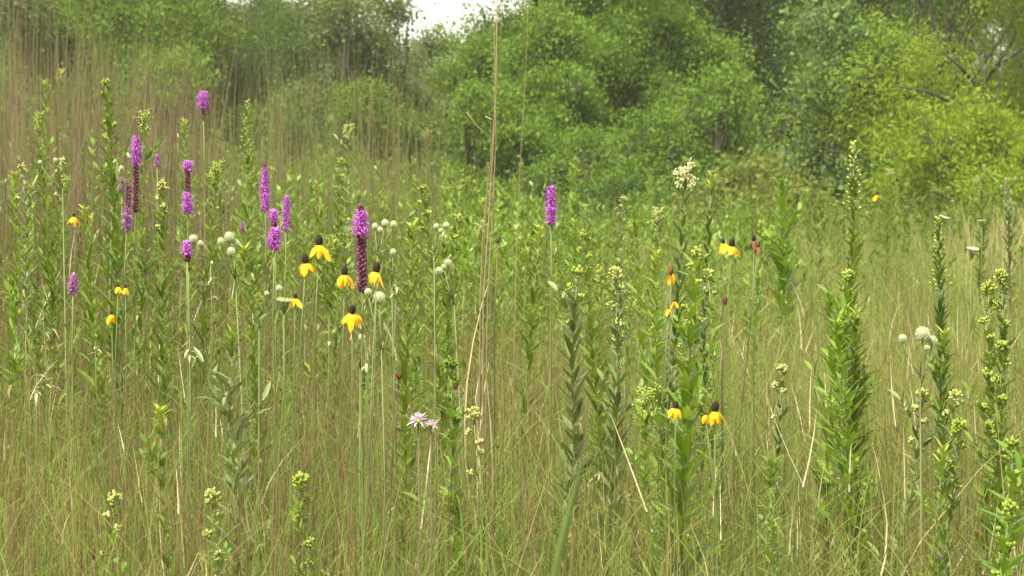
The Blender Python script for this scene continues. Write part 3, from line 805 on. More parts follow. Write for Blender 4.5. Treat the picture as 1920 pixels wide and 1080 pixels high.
# (top x, top y, distance, options, label)
STALKS = [
    (203, 152, 6.0, dict(leaf='leaf', top='cluster', L=.075, W=.012, side=4, gap=.009), "tallest dark green leafy stalk, yellowish bud tip rising before the brown grass"),
    (75, 218, 7.0, dict(leaf='leaf', bud='bud', top='plume', L=.06), "leafy stalk with a yellowish drooping plume near the left edge"),
    (268, 218, 6.3, dict(leaf='leaf', bud='bud', top='plume', L=.06, gap=.012), "leafy stalk with yellow green plume right beside the tall dark purple spike"),
    (462, 190, 7.6, dict(leaf='leaf', top='spire', L=.055, gap=.012), "slender leafy spire against the tall grass, right of the lone high purple spike"),
    (345, 232, 8.2, dict(leaf='leafbright', top='tuft', L=.06), "pale green stalk with a loose top below the lone high purple spike"),
    (402, 315, 6.2, dict(leaf='leaf', top='plume', L=.055), "leafy stalk with an open plume between two purple spikes at the left"),
    (655, 238, 9.0, dict(leaf='leafsilver', bud='budpale', top='plume', L=.05), "stalk with a greyish white plume standing in the tall grass"),
    (795, 352, 5.8, dict(leaf='leaf', top='cluster', L=.055), "leafy stalk with forked yellow tips right of the white globe flowers"),
    (775, 428, 4.7, dict(leaf='leaf', top='tuft', L=.06, gap=.009), "leafy green stalk right of the thick purple and maroon spike"),
    (432, 632, 4.3, dict(leaf='leafsilver', bud='leafbright', top='tuft', L=.08, W=.012, asc=46, gap=.014), "greyish broad leaved stalk in the lower left grass"),
    (397, 930, 3.75, dict(leaf='leafbright', bud='budpale', top='knots', L=.045, W=.008, asc=58), "short stalk with pale yellow bud knots, lower left, leafier of the pair"),
    (555, 903, 3.7, dict(leaf='leaf', bud='bud', top='knots', L=.04, W=.007, asc=60, side=2), "short stalk with many yellow green bud knots at the bottom, left of centre"),
    (838, 683, 4.25, dict(leaf='leafbright', bud='leafbright', top='knots', L=.05, W=.012), "stalk with a bright green leaf rosette above the pale pink flower"),
    (893, 772, 4.1, dict(leaf='leaf', bud='budpale', top='cluster', L=.035, W=.006, gap=.02), "thin stalk with a tiny yellow bud tip right of the pale pink flower"),
    (1098, 438, 5.0, dict(leaf='leaf', top='cluster', L=.06, side=2, gap=.009), "leafy stalk with scattered yellowish buds right of the lone central purple spike"),
    (1080, 505, 4.6, dict(leaf='leafsilver', top='cluster', bud='bud', L=.07, W=.013, asc=38), "silvery leaved stalk standing in the middle, right of the dry grass clump"),
    (1160, 512, 4.55, dict(leaf='leafsilver', bud='budpale', top='knots', L=.06, W=.012, asc=36), "stalk with brownish yellow bud tip and glinting leaves right of the silvery one"),
    (1010, 432, 5.6, dict(leaf='leaf', top='tuft', L=.06), "plain leafy stalk left of and below the lone central purple spike"),
    (1288, 318, 5.3, dict(leaf='leafdark', bud='cream', top='plume', L=.06, W=.009, lean=(.06, 0), asc=36), "dark leaning stalk topped by a cream flower cluster"),
    (1338, 335, 5.6, dict(leaf='leafdark', bud='bud', top='tuft', L=.055, W=.008, lean=(.04, 0), asc=36), "dark narrow leaved stalk just right of the cream topped one"),
    (1303, 468, 4.3, dict(leaf='leafbright', bud='bud', top='cluster', L=.075, W=.013, side=5, gap=.0075, start=.45), "lush bright green stalk rising past two yellow coneflowers"),
    (1228, 482, 4.9, dict(leaf='leafbright', bud='bud', top='tuft', L=.06, gap=.010), "bright green stalk beside the brown drooping coneflower"),
    (1335, 510, 4.8, dict(leaf='leafbright', bud='bud', top='cluster', L=.05, W=.009, gap=.012), "bright green stalk just right of the lush tall one"),
    (1600, 268, 5.7, dict(leaf='leaf', bud='budpale', top='spire', L=.062, W=.01, asc=38, gap=.008), "tall slender stalk with pale bud tip before the willow"),
    (1590, 512, 4.9, dict(leaf='leafbright', bud='bud', top='cluster', L=.07, W=.012, gap=.008, side=2), "dense leafy stalk below the tall slender one, yellow bud tip"),
    (1552, 556, 4.8, dict(leaf='leafbright', bud='leafbright', top='tuft', L=.065, W=.012, gap=.008), "dense bright green stalk, left of the two below the tall slender one"),
    (1573, 610, 4.7, dict(leaf='leafbright', bud='leafbright', top='tuft', L=.07, W=.012, gap=.008), "dense leafy stalk squeezed between the two below the tall slender one"),
    (1612, 590, 4.85, dict(leaf='leaf', bud='bud', top='tuft', L=.07, W=.012, gap=.008), "dense leafy stalk on the right side of the group below the tall slender one"),
    (1757, 408, 5.3, dict(leaf='leafdark', bud='bud', top='spire', L=.05, W=.011, asc=30, gap=.009), "dark narrow stalk above the large white globe flower at the right"),
    (1848, 540, 4.5, dict(leaf='leaf', bud='bud', top='knots', L=.05, side=4), "stalk with yellow bud knots, taller left one of the pair at the right edge"),
    (1880, 518, 4.7, dict(leaf='leafdark', bud='bud', top='knots', L=.045), "darker stalk right behind the yellow knotted one near the right edge"),
    (1882, 650, 4.35, dict(leaf='leaf', bud='bud', top='knots', L=.055, side=2), "shorter yellow knotted stalk in front of the pair at the right edge"),
    (1897, 828, 3.6, dict(leaf='leafbright', bud='bud', top='cluster', L=.07, W=.014, asc=50, gap=.010), "bright green broad leaved stalk, higher of two in the lower right corner"),
    (1884, 948, 3.45, dict(leaf='leafbright', bud='bud', top='cluster', L=.06, W=.012, asc=50), "bright green broad leaved stalk, lower of two in the lower right corner"),
    (1803, 800, 3.95, dict(leaf='leafsilver', bud='bud', top='knots', L=.045, W=.011), "greyish stalk with a small yellow tip left of the lower right corner plants"),
    (1772, 850, 3.9, dict(leaf='leafbright', bud='bud', top='tuft', L=.04, W=.008, gap=.016), "thin bright stalk beside the greyish one at lower right"),
    (1733, 735, 4.3, dict(leaf='leafsilver', bud='budpale', top='cluster', L=.05, W=.01, gap=.014), "sparse silvery stalk below the large white globe flower"),
    (1793, 740, 4.25, dict(leaf='leaf', bud='budpale', top='cluster', L=.045), "stalk with pale bud tip right of the sparse silvery one"),
    (1455, 872, 3.9, dict(leaf='leafbright', bud='leafbright', top='tuft', L=.05, W=.01, gap=.014), "short bright stalk in the grass right of the two yellow coneflowers"),
    (1472, 688, 4.6, dict(leaf='leafsilver', bud='budpale', top='cluster', L=.04, gap=.018), "small greyish stalk with a pale tip right of the lush tall stalk"),
    (1776, 628, 4.9, dict(leaf='leaf', bud='bud', top='tuft', L=.05), "small leafy stalk right of the large white globe flower"),
    (1208, 744, 4.2, dict(leaf='leafbright', bud='bud', top='plume', L=.045, gap=.014), "bright stalk with wispy yellow tip left of the lower coneflowers"),
    (1465, 340, 11.0, dict(leaf='leafbright', bud='leafbright', top='tuft', L=.13, W=.03, gap=.014), "vivid light green plant before the yellowish shrub at right"),
    (640, 300, 7.5, dict(leaf='leaf', bud='bud', top='cluster', L=.06), "leafy stalk behind and above the thick purple and maroon spike"),
    (120, 300, 6.8, dict(leaf='leaf', bud='budpale', top='cluster', L=.06), "leafy stalk with whitish tip left of the tallest dark stalk"),
    (28, 330, 6.0, dict(leaf='leafbright', bud='bud', top='tuft', L=.06), "pale leafy stalk touching the left edge"),
    (155, 395, 5.6, dict(leaf='leaf', bud='bud', top='tuft', L=.07), "leafy stalk below and left of the tallest dark stalk"),
    (300, 345, 5.7, dict(leaf='leaf', bud='budpale', top='cluster', L=.06, W=.012), "leafy stalk right of the paired reddish purple spikes at left"),
    (452, 470, 4.9, dict(leaf='leaf', bud='bud', top='tuft', L=.06), "leafy stalk right of the left globe flower cluster"),
    (855, 405, 6.0, dict(leaf='leaf', bud='bud', top='cluster', L=.055), "leafy stalk just left of the tall dry grass clump"),
    (1190, 420, 6.5, dict(leaf='leafbright', bud='leafbright', top='tuft', L=.055), "bright slim stalk between the silvery stalks and the cream topped one"),
    (1080, 298, 10.0, dict(leaf='leafbright', bud='bud', top='cluster', L=.07, W=.014), "light green stalk behind and right of the lone central purple spike"),
    (1425, 420, 7.5, dict(leaf='leafbright', bud='bud', top='tuft', L=.05), "slim bright stalk right of the distant pair of coneflowers"),
    (1843, 310, 13.0, dict(leaf='leaf', bud='budpale', top='spire', L=.08, W=.015), "slim pale spire before the willow shrubs at the right"),
    (1888, 335, 12.0, dict(leaf='leafsilver', bud='drypale', top='spire', L=.07, W=.013), "greyish seedy spire before the willow shrub at the right edge"),
    (300, 770, 4.0, dict(leaf='leaf', bud='bud', top='tuft', L=.04, gap=.02), "thin leafy stalk in the reddish grass at lower left"),
    (210, 930, 3.8, dict(leaf='leafbright', bud='budpale', top='cluster', L=.04, gap=.02), "thin bright stalk with a pale tip in the lower left corner"),
]
for (px, py, D, kw, lab) in STALKS:
    kw = dict(kw); ln = kw.get('lean', (R.uniform(-.08, .08), R.uniform(-.05, .05))); kw['lean'] = ln
    H = height_for(px, py, D, ln)
    o = stalk(H, label=lab, group=GG, **kw)
    plant_top(o, px, py, D, H, ln)

# the mass of leafy stalks behind them: individuals copied from eight patterns
GM = 'leafy stalks filling the middle distance'
LM = "leafy green stalk with a yellowish tip in the crowd between flowers and trees"
protos = []
for k in range(8):
    protos.append(stalk(1.25 + .05 * k, leaf=('leaf', 'leaf', 'leafbright', 'leaf', 'leafsilver', 'leaf', 'leafbright', 'leaf')[k], bud=('bud', 'budpale', 'bud')[k % 3],
                        top=('cluster', 'tuft', 'spire', 'plume')[k % 4], L=.062, W=.0095, gap=.012, start=.4, lean=(R.uniform(-.06, .06), R.uniform(-.06, .06)), label=LM, group=GM))
used = set()
cnt = 0
while cnt < 235:
    D = 6.6 + 24 * R.random() ** 1.35
    px = R.uniform(-120, 1300) if (cnt < 175) else R.uniform(1200, 2040)
    if cnt >= 175: D = R.uniform(15, 33)
    k = R.randrange(8)
    o = protos[k] if k not in used else copy_tree(protos[k])
    used.add(k); cnt += 1
    x = (px - 960) / F * D
    o.location = (x, D, gz(x, D))
    o.rotation_euler = (0, 0, R.uniform(0, 6.28))
    s = R.uniform(.78, 1.06)
    w = s * (1 + max(0, D - 9) * .03)
    o.scale = (w, w, s)

# ------------------------------------------------------------------ blazing stars
GB = 'purple blazing stars'
def blazing_star(px, D, sections, wpx, label, lean=(0, 0), stem='gstem', taper=True):
    """sections: list of (y_top, y_bottom, kind) in photo pixels along the spike"""
    ys = [s_[0] for s_ in sections] + [s_[1] for s_ in sections]
    top = at(px, min(ys), D)
    bx, by = top.x - lean[0], top.y - lean[1]
    g = gz(bx, by)
    t = thing("blazing_star", (bx, by, g), label, "wildflower", GB)
    H = top.z - g
    pts = stem_path(H, lean, wob=.003)
    m = MB(); m.tube(pts, [.0035 - .0002 * i for i in range(9)], 6); m.build("stem", M[stem], t)
    f_ = MB()
    zb = at(px, max(ys), D).z - g
    for i in range(46):
        f = R.uniform(.15, max(.3, zb / H - .01)); th = R.uniform(0, 6.28)
        a = math.radians(R.uniform(25, 60))
        f_.leaf(on_path(pts, f), (math.cos(th) * math.sin(a), math.sin(th) * math.sin(a), math.cos(a)), (-math.cos(th), -math.sin(th), 1), R.uniform(.05, .11), .004, .8, .2, 4)
    f_.build("foliage", M['leaf'], t)
    rad = wpx * .46 * D * MPP
    for (y0, y1, kind) in sections:
        za, zc = at(px, y0, D).z - g, at(px, y1, D).z - g
        Ln = za - zc
        m = MB()
        if kind in ('bloom', 'faded'):
            nfl = max(26, int(Ln / .0011))
            for i in range(nfl):
                f = (i + .5) / nfl
                p = on_path(pts, (zc + Ln * f) / H); th = i * 2.4
                env = (.62 + .45 * math.sin(math.pi * min(1, f * .85 + .15))) * R.uniform(.8, 1.15)
                d = Vector((math.cos(th), math.sin(th), .25))
                c = p + d * (rad * .55 * env)
                m.tube([p, c], [.0015, .0026], 5)
                for j in range(7):
                    v = (d + Vector((R.gauss(0, .75), R.gauss(0, .75), R.gauss(.2, .6)))).normalized()
                    m.leaf(c, v, (0, 0, 1), rad * .62 * env * R.uniform(.7, 1.2), .0026, .5, .2, 2)
            m.build("bloom", M['purple' if kind == 'bloom' else 'pink'], t)
        else:
            nb = max(24, int(Ln / .0013))
            for i in range(nb):
                f = (i + .5) / nb
                p = on_path(pts, (zc + Ln * f) / H); th = i * 2.4
                d = Vector((math.cos(th), math.sin(th), .8))
                r = rad * (.55 if kind == 'maroon' else .33)
                m.blob(p + d * (r * .55), r * .28, r * .28, r * .55, 5, 4, axis=d)
                if kind == 'maroon' and R.random() < .22:
                    for j in range(4):
                        m.leaf(p + d * r * .8, d + Vector((R.gauss(0, .5), R.gauss(0, .5), .3)), (0, 0, 1), r * .8, .0018, .5, .2, 2)
            m.build("spent_spike" if kind == 'maroon' else "bud_spike", M['maroon'], t)
    return t


blazing_star(380, 6.9, [(172, 206, 'bloom'), (205, 228, 'bud')], 28, "lone purple flower spike standing highest before the tall grass")
blazing_star(255, 6.0, [(222, 258, 'bud'), (256, 314, 'bloom'), (313, 400, 'maroon')], 26, "purple spike with a dark bare tip above and maroon length below", (.01, 0))
blazing_star(243, 5.7, [(350, 392, 'maroon'), (388, 432, 'faded')], 26, "short spike, faded purple at its foot, left below the dark tipped one")
blazing_star(350, 5.6, [(302, 322, 'bloom'), (320, 362, 'maroon'), (360, 402, 'bloom')], 27, "spike purple at tip and foot with a maroon middle", (-.012, 0))
blazing_star(498, 5.8, [(308, 318, 'bud'), (316, 397, 'bloom')], 23, "slim even purple spike left of the trio above the coneflowers", (.008, 0))
blazing_star(538, 5.5, [(368, 432, 'bloom')], 20, "slim purple spike behind the two stubby purple tufts", (.006, 0))
blazing_star(516, 5.25, [(394, 420, 'bloom'), (418, 440, 'maroon')], 24, "small round purple tuft above the wider stubby one")
blazing_star(515, 5.0, [(428, 470, 'bloom')], 36, "wide stubby purple tuft lowest of the three together")
blazing_star(678, 4.3, [(388, 400, 'bud'), (396, 448, 'bloom'), (446, 552, 'maroon')], 42, "thickest spike, fluffy purple head over a long maroon lower half", (0, 0))
blazing_star(1035, 5.0, [(350, 424, 'bloom')], 28, "lone purple spike in the centre right of the dry grass clump", (-.008, 0))
blazing_star(350, 4.85, [(452, 480, 'bloom'), (478, 492, 'maroon')], 30, "short purple tuft beside a white globe flower at left")
blazing_star(138, 5.2, [(514, 552, 'faded')], 24, "faded pinkish purple spike low in the grass near the left edge")
blazing_star(294, 7.0, [(290, 312, 'faded')], 16, "tiny faded purple tip right of the dark tipped spike")
blazing_star(226, 7.0, [(333, 362, 'faded')], 18, "dim pinkish spike half hidden left of the dark tipped spike")
blazing_star(455, 7.0, [(417, 437, 'faded')], 14, "tiny dim violet spike above the left globe flowers")

# ------------------------------------------------------------------ yellow coneflowers
GC = 'yellow coneflowers'
def coneflower(px, py, D, wpx, label, npet=7, droop=1.0, tilt=(0, 0), brown=False, lean=None, cone=1.0, col='petal', gap=None):
    """px, py: the ring where petals meet the cone"""
    lean = lean or (R.uniform(-.06, .06), R.uniform(-.04, .04))
    p = at(px, py, D)
    bx, by = p.x - lean[0], p.y - lean[1]
    g = gz(bx, by)
    t = thing("coneflower", (bx, by, g), label, "wildflower", GC)
    H = p.z - g
    pts = stem_path(H, lean, wob=.004)
    m = MB(); m.tube(pts, [.0017 - .00008 * i for i in range(9)], 6); m.build("stem", M['pstem'], t)
    f_ = MB()
    for i in range(8):
        f = R.uniform(.2, .62); th = R.uniform(0, 6.28)
        f_.leaf(on_path(pts, f), (math.cos(th), math.sin(th), .8), (0, 0, 1), R.uniform(.06, .12), .009, .7, .2, 4)
    f_.build("foliage", M['leaf'], t)
    r = wpx * .5 * D * MPP
    top = pts[-1]
    ax = Vector((tilt[0], tilt[1], 1)).normalized()
    Q = ax.to_track_quat('Z', 'Y').to_matrix()
    c = MB()
    cr, ch = r * .40 * cone, r * .66 * cone
    c.blob(top + ax * ch * .75, cr, cr, ch, 12, 9, axis=ax, bump=.05)
    for i in range(60):      # disc florets give the cone its knobbly skin
        ph = math.acos(1 - 1.75 * (i + .5) / 60); th = i * 2.4
        q = Vector((math.sin(ph) * math.cos(th) * cr, math.sin(ph) * math.sin(th) * cr, math.cos(ph) * ch))
        c.blob(top + ax * ch * .75 + Q @ q, cr * .13, cr * .13, cr * .17, 5, 3)
    c.build("cone", M['seed' if brown else 'cone'], t)
    for k in range(npet):
        if R.random() < .1: continue
        th = 2 * math.pi * (k + R.uniform(-.25, .25)) / npet
        mb = MB()
        r *= 1.0; L = r * 1.75 * R.uniform(.68, 1.15); W = r * .64 * R.uniform(.8, 1.15)
        a0 = math.radians(-8 - 17 * droop + R.uniform(-16, 14)); a1 = math.radians(-38 - 19 * droop + R.uniform(-15, 12))
        kink = R.uniform(-.45, .15); tws = R.uniform(-.5, .5); pos = Vector((cr * .75, 0, 0)); rows = 7; base = len(mb.v)
        for i in range(rows):
            f = i / (rows - 1); a = a0 + (a1 - a0) * min(1, f * 1.5) + (kink if f > .6 else 0)
            if i: pos = pos + Vector((math.cos(a), 0, math.sin(a))) * (L / (rows - 1))
            w = W * .5 * (.45 + .75 * math.sin(math.pi * min(.93, .12 + f * .8)) if f < .99 else .38)
            nrm = Vector((-math.sin(a), 0, math.cos(a)))
            for j, u in enumerate((-1, -.5, 0, .5, 1)):
                q = pos + Vector((0, u * w + tws * f * W * .4, 0)) + nrm * (tws * u * w * f) - (Vector((math.cos(a), 0, math.sin(a))) * (.10 * L * (1 if j in (1, 3) else 0)) if i == rows - 1 else Vector()) * -1 + nrm * (-.22 * w * u * u + .05 * w * (1 if j % 2 else 0))
                q = Matrix.Rotation(th, 3, 'Z') @ q
                mb.v.append(top + Q @ q)
        for i in range(rows - 1):
            for j in range(4):
                b_ = base + i * 5 + j
                mb.f.append((b_, b_ + 1, b_ + 6, b_ + 5))
        mb.build("petal", M[col], t)
    return t


coneflower(601, 460, 4.3, 34, "highest yellow coneflower of the central group, petals spread like a skirt", lean=(.05, .0))
coneflower(574, 494, 4.3, 31, "yellow coneflower lower left of the highest one in the central group", lean=(.04, 0), tilt=(-.12, -.1), cone=1.0)
coneflower(643, 516, 4.25, 29, "small yellow coneflower left of the maroon spike foot", lean=(.05, 0), npet=7)
coneflower(703, 510, 4.2, 33, "yellow coneflower overlapping the right side of the maroon spike", droop=1.3, tilt=(.15, -.05), lean=(.02, 0))
coneflower(664, 588, 4.1, 37, "lowest yellow coneflower of the central group, broad petals hiding most of its cone", tilt=(.05, -.35), lean=(.03, 0), cone=.8)
coneflower(556, 560, 4.7, 24, "half hidden yellow coneflower below the central group's left side", npet=5, droop=1.2, cone=.7)
coneflower(219, 538, 4.9, 18, "yellow coneflower, left of a dim pair near the left edge", npet=5, droop=1.5, cone=.6)
coneflower(238, 540, 5.0, 18, "yellow coneflower, right of a dim pair near the left edge", npet=5, droop=1.5, cone=.6)
coneflower(211, 590, 4.8, 22, "dim yellow coneflower drooping below the pair near the left edge", npet=6, droop=1.6, cone=.6)
coneflower(1264, 766, 4.05, 24, "yellow coneflower partly behind the left side of the lush bright stalk", npet=8, tilt=(.12, -.1))
coneflower(1342, 772, 4.0, 30, "yellow coneflower right of the lush bright stalk with tall dark cone", droop=1.5, cone=1.15, tilt=(.06, 0))
coneflower(1326, 778, 4.1, 18, "small coneflower tucked between lush stalk and the tall coned bloom", npet=6, droop=1.4, cone=.4)
coneflower(1357, 457, 5.6, 24, "yellow coneflower, left of the distant pair right of the cream flowers", npet=6, droop=.8, tilt=(-.2, 0), cone=.7)
coneflower(1371, 462, 5.4, 27, "yellow coneflower, right of the distant pair, darker cone", npet=7, tilt=(.15, -.1))
coneflower(1413, 452, 5.6, 22, "withered coneflower with dark cone, upper of two right of the distant pair", npet=4, droop=1.8, col='seed', cone=.9)
coneflower(1419, 463, 5.5, 20, "withered coneflower with brown petals, lower of two right of the distant pair", npet=4, droop=1.8, col='seed', brown=True)
coneflower(1259, 514, 4.8, 22, "coneflower with brown head and orange drooping remains", npet=5, droop=1.8, brown=True, cone=1.1)
coneflower(1262, 566, 4.7, 20, "pale yellow coneflower hanging below the brown headed one", npet=5, droop=1.5, cone=.4)
coneflower(1254, 580, 4.65, 18, "small yellow coneflower lowest in the column under the brown headed one", npet=5, droop=1.2, cone=.3)
coneflower(138, 407, 7.6, 22, "blurred orange coneflower far left among green stalks", npet=6, droop=.8, cone=.6)
coneflower(1645, 366, 11.0, 15, "tiny orange coneflower far off before the willow shrubs", npet=7, droop=.5, cone=.7)

# spent seed heads
GH = 'dark spent seed heads'
def seed_head(px, py, D, wpx, hpx, label, lean=(0.02, 0)):
    p = at(px, py, D)
    bx, by = p.x - lean[0], p.y - lean[1]
    g = gz(bx, by)
    t = thing("seed_head", (bx, by, g), label, "seed head", GH)
    H = p.z - g
    pts = stem_path(H, lean, wob=.004)
    m = MB(); m.tube(pts, [.0022 - .0001 * i for i in range(9)], 6); m.build("stem", M['bstem'], t)
    r, h = wpx * .5 * D * MPP, hpx * .5 * D * MPP
    c = MB(); c.blob(pts[-1] + Vector((0, 0, h * .8)), r, r, h, 10, 8, bump=.08)
    for i in range(50):
        ph = math.acos(1 - 1.8 * (i + .5) / 50); th = i * 2.4
        c.blob(pts[-1] + Vector((math.sin(ph) * math.cos(th) * r, math.sin(ph) * math.sin(th) * r, h * .8 + math.cos(ph) * h)), r * .16, r * .16, r * .2, 5, 3)
    c.build("head", M['seed'], t)
seed_head(746, 710, 4.3, 11, 15, "dark seed head left of the bright green leaf rosette", (.05, 0))
seed_head(851, 728, 4.25, 9, 12, "small dark seed head under the bright green leaf rosette", (.03, 0))
seed_head(1360, 570, 4.9, 9, 20, "slim brown seed head right of the lush bright stalk")
seed_head(178, 1046, 3.7, 8, 26, "dark brown stub at the bottom left corner", (0, 0))
seed_head(933, 455, 5.0, 7, 10, "tiny brown seed head beside the tall dry grass clump")

# ------------------------------------------------------------------ rattlesnake master: globe heads on branched pale stems
GR = 'white globe flowers'
def globe_plant(D, heads, label, dry=False, base_dx=None):
    """heads: (x, y, diameter) in photo pixels"""
    x0, y0, _ = heads[0]
    p0 = at(x0, y0, D)
    if base_dx is None: base_dx = R.uniform(-.09, .09)
    bx, by = p0.x - base_dx, D
    g = gz(bx, by)
    t = thing("globe_flower", (bx, by, g), label, "wildflower", GR)
    org = Vector((bx, by, g))
    lo = min(at(h[0], h[1], D).z for h in heads) - g
    fork = Vector((p0.x - bx, 0, 0)) * .8 + Vector((0, 0, lo - .055))
    m = MB()
    m.tube([Vector((0, 0, -.02)), fork * .5 + Vector((R.uniform(-.03, .03), R.uniform(-.02, .02), 0)), fork], [.0022, .0018, .0016], 6)
    hp = []
    for i, (hx, hy, dia) in enumerate(heads):
        p = at(hx, hy, D + R.uniform(-.04, .04)) - org
        r = dia * .46 * D * MPP
        a = fork + Vector((0, 0, R.uniform(-.02, .02)))
        m.tube([a, a.lerp(p, .5) + Vector((0, 0, -.008)), p - Vector((0, 0, r * .8))], [.0015, .0013, .0012], 5)
        hp.append((p, r))
    m.build("stem", M['pstem'], t)
    f_ = MB()
    for i in range(14):
        th = R.uniform(0, 6.28); f = R.uniform(.1, .5)
        f_.leaf(fork * f, (math.cos(th), math.sin(th), 1.6), (0, 0, 1), R.uniform(.12, .25), .014, .8, .2, 5)
    for i in range(5):
        th = R.uniform(0, 6.28)
        f_.leaf(fork, (math.cos(th), math.sin(th), .7), (0, 0, 1), R.uniform(.02, .035), .005, .4, .2, 3)
    f_.build("foliage", M['leafsilver'], t)
    for (p, r) in hp:
        c = MB()
        c.blob(p, r * .8, r * .8, r * .8, 12, 9)
        nf = 120
        for i in range(nf):
            ph = math.acos(1 - 2 * (i + .5) / nf); th = i * 2.39996
            v = Vector((math.sin(ph) * math.cos(th), math.sin(ph) * math.sin(th), math.cos(ph)))
            c.blob(p + v * (r * .87), r * .075, r * .075, r * R.uniform(.14, .30), 5, 3, axis=v)
        hd = c.build("flower_head", M['globe'], t)
        b_ = MB()
        for i in range(9):
            th = i * .7
            b_.leaf(p - Vector((0, 0, r * .75)), (math.cos(th), math.sin(th), .15), (0, 0, 1), r * 1.25, r * .3, .2, .2, 3)
        b_.build("bracts", M['globe'], hd)
    return t


globe_plant(4.8, [(430, 444, 21), (414, 452, 15), (443, 456, 15), (433, 471, 17)], "cluster of four white globes left of the purple trio")
globe_plant(4.9, [(362, 447, 16), (376, 456, 12)], "two white globes touching the short purple tuft at left")
globe_plant(5.0, [(722, 418, 15), (703, 424, 13), (738, 420, 14), (713, 430, 11)], "row of small white globes right of the fluffy purple head")
globe_plant(5.2, [(818, 424, 12), (836, 422, 13), (827, 432, 10)], "small white globes farther right, beside the forked leafy stalk")
globe_plant(4.9, [(737, 472, 13)], "single white globe on a slim stem right of the maroon spike")
globe_plant(4.8, [(840, 492, 15), (823, 508, 16), (832, 500, 11)], "three white globes slanting, left of the tall dry grass clump")
globe_plant(4.25, [(711, 557, 23), (690, 547, 15), (733, 600, 9)], "large white globe below the coneflower that overlaps the maroon spike", base_dx=-.02)
globe_plant(4.25, [(1730, 625, 29), (1692, 634, 17), (1748, 638, 20), (1738, 652, 12)], "largest white globe flower, with ragged smaller heads, at the right")
globe_plant(6.6, [(214, 303, 12), (227, 315, 11), (222, 322, 9)], "dim whitish globes right of the tallest dark stalk")
globe_plant(4.4, [(678, 632, 14)], "small greenish globe under the lowest coneflower of the central group")
globe_plant(4.7, [(500, 550, 10), (523, 540, 13)], "tiny pale globes just above the flat cream flower cluster")
globe_plant(5.2, [(104, 300, 10), (75, 304, 9)], "pale specks on a thin stem near the upper left edge")

# flat white and cream clusters
def flat_flower(px, py, D, wpx, label, mat_='white', tilt=(0.1, -.15), name="umbel_flower", lean=(.03, 0)):
    p = at(px, py, D)
    bx, by = p.x - lean[0], p.y - lean[1]
    g = gz(bx, by)
    t = thing(name, (bx, by, g), label, "wildflower")
    H = p.z - g
    pts = stem_path(H - .03, lean, wob=.004)
    r = wpx * .5 * D * MPP
    m = MB(); m.tube(pts, [.0022 - .0001 * i for i in range(9)], 6)
    Q = Vector((tilt[0], tilt[1], 1)).normalized().to_track_quat('Z', 'Y').to_matrix()
    c = MB()
    for i in range(24):
        rr_ = r * math.sqrt((i + .5) / 24); th = i * 2.4
        e = pts[-1] + Q @ Vector((rr_ * math.cos(th), rr_ * math.sin(th), .03 + .1 * rr_))
        m.tube([pts[-1], e], [.0007, .0006], 4, cap=False)
        for j in range(9):
            c.blob(e + Vector((R.gauss(0, r * .09), R.gauss(0, r * .09), R.gauss(.001, .0012))), r * .06, r * .06, r * .045, 5, 3)
    m.build("stem", M['gstem'], t)
    c.build("flower_head", M[mat_], t)
    f_ = MB()
    for i in range(10):
        th = R.uniform(0, 6.28)
        f_.leaf(on_path(pts, R.uniform(.2, .7)), (math.cos(th), math.sin(th), .9), (0, 0, 1), R.uniform(.04, .09), .01, .6, .2, 4)
    f_.build("foliage", M['leaf'], t)
    return t


flat_flower(1820, 467, 6.2, 22, "flat white umbel standing alone at the right, lower of two")
flat_flower(1765, 407, 7.2, 19, "flat white umbel above the dark narrow stalk at the right", tilt=(.3, -.05))
flat_flower(534, 563, 4.6, 30, "flat cream flower cluster left of the half hidden coneflower", 'cream', name="cream_flower")
flat_flower(1842, 414, 9.5, 14, "faint white umbel above the lower white one at the far right", 'cream', tilt=(0, 0))

# pale pink bee balm
def bee_balm(D, heads, label):
    x0, y0, _ = heads[0]
    for_ = at(x0, y0, D)
    g = gz(for_.x, D)
    t = thing("bee_balm", (for_.x, D, g), label, "wildflower")
    org = Vector((for_.x, D, g))
    m = MB(); f_ = MB()
    for k, (hx, hy, w) in enumerate(heads):
        p = at(hx, hy, D) - org
        b0 = Vector((.012 * k, .01 * k, 0))
        m.tube([b0 - Vector((0, 0, .02)), b0.lerp(p, .5) + Vector((.006, 0, 0)), p], [.0022, .002, .0015], 6)
        for i in range(10):
            th = i * 1.6 + R.random(); f = .25 + .07 * i
            f_.leaf(b0.lerp(p, f), (math.cos(th), math.sin(th), .6), (0, 0, 1), .05, .013, .5, .2, 4)
        r = w * .66 * D * MPP
        c = MB(); c.blob(p + Vector((0, 0, .002)), r * .35, r * .35, r * .3, 8, 6)
        h = c.build("flower_head", M['bud'], t)
        q = MB()
        for i in range(44):
            th = i * 2.4; a = math.radians(R.uniform(5, 95))
            d = Vector((math.cos(th) * math.sin(a), math.sin(th) * math.sin(a), math.cos(a) * .8 + .05))
            q.leaf(p + d * r * .25, d, (0, 0, 1), r * R.uniform(.65, 1.0), r * .17, R.uniform(.2, 1.1), .3, 4)
        q.build("petals", M['balm'], h)
    m.build("stem", M['bstem'], t); f_.build("foliage", M['leaf'], t)
bee_balm(4.1, [(784, 792, 34), (808, 799, 22)], "pale pink shaggy flowers on dark stems low in the centre left")

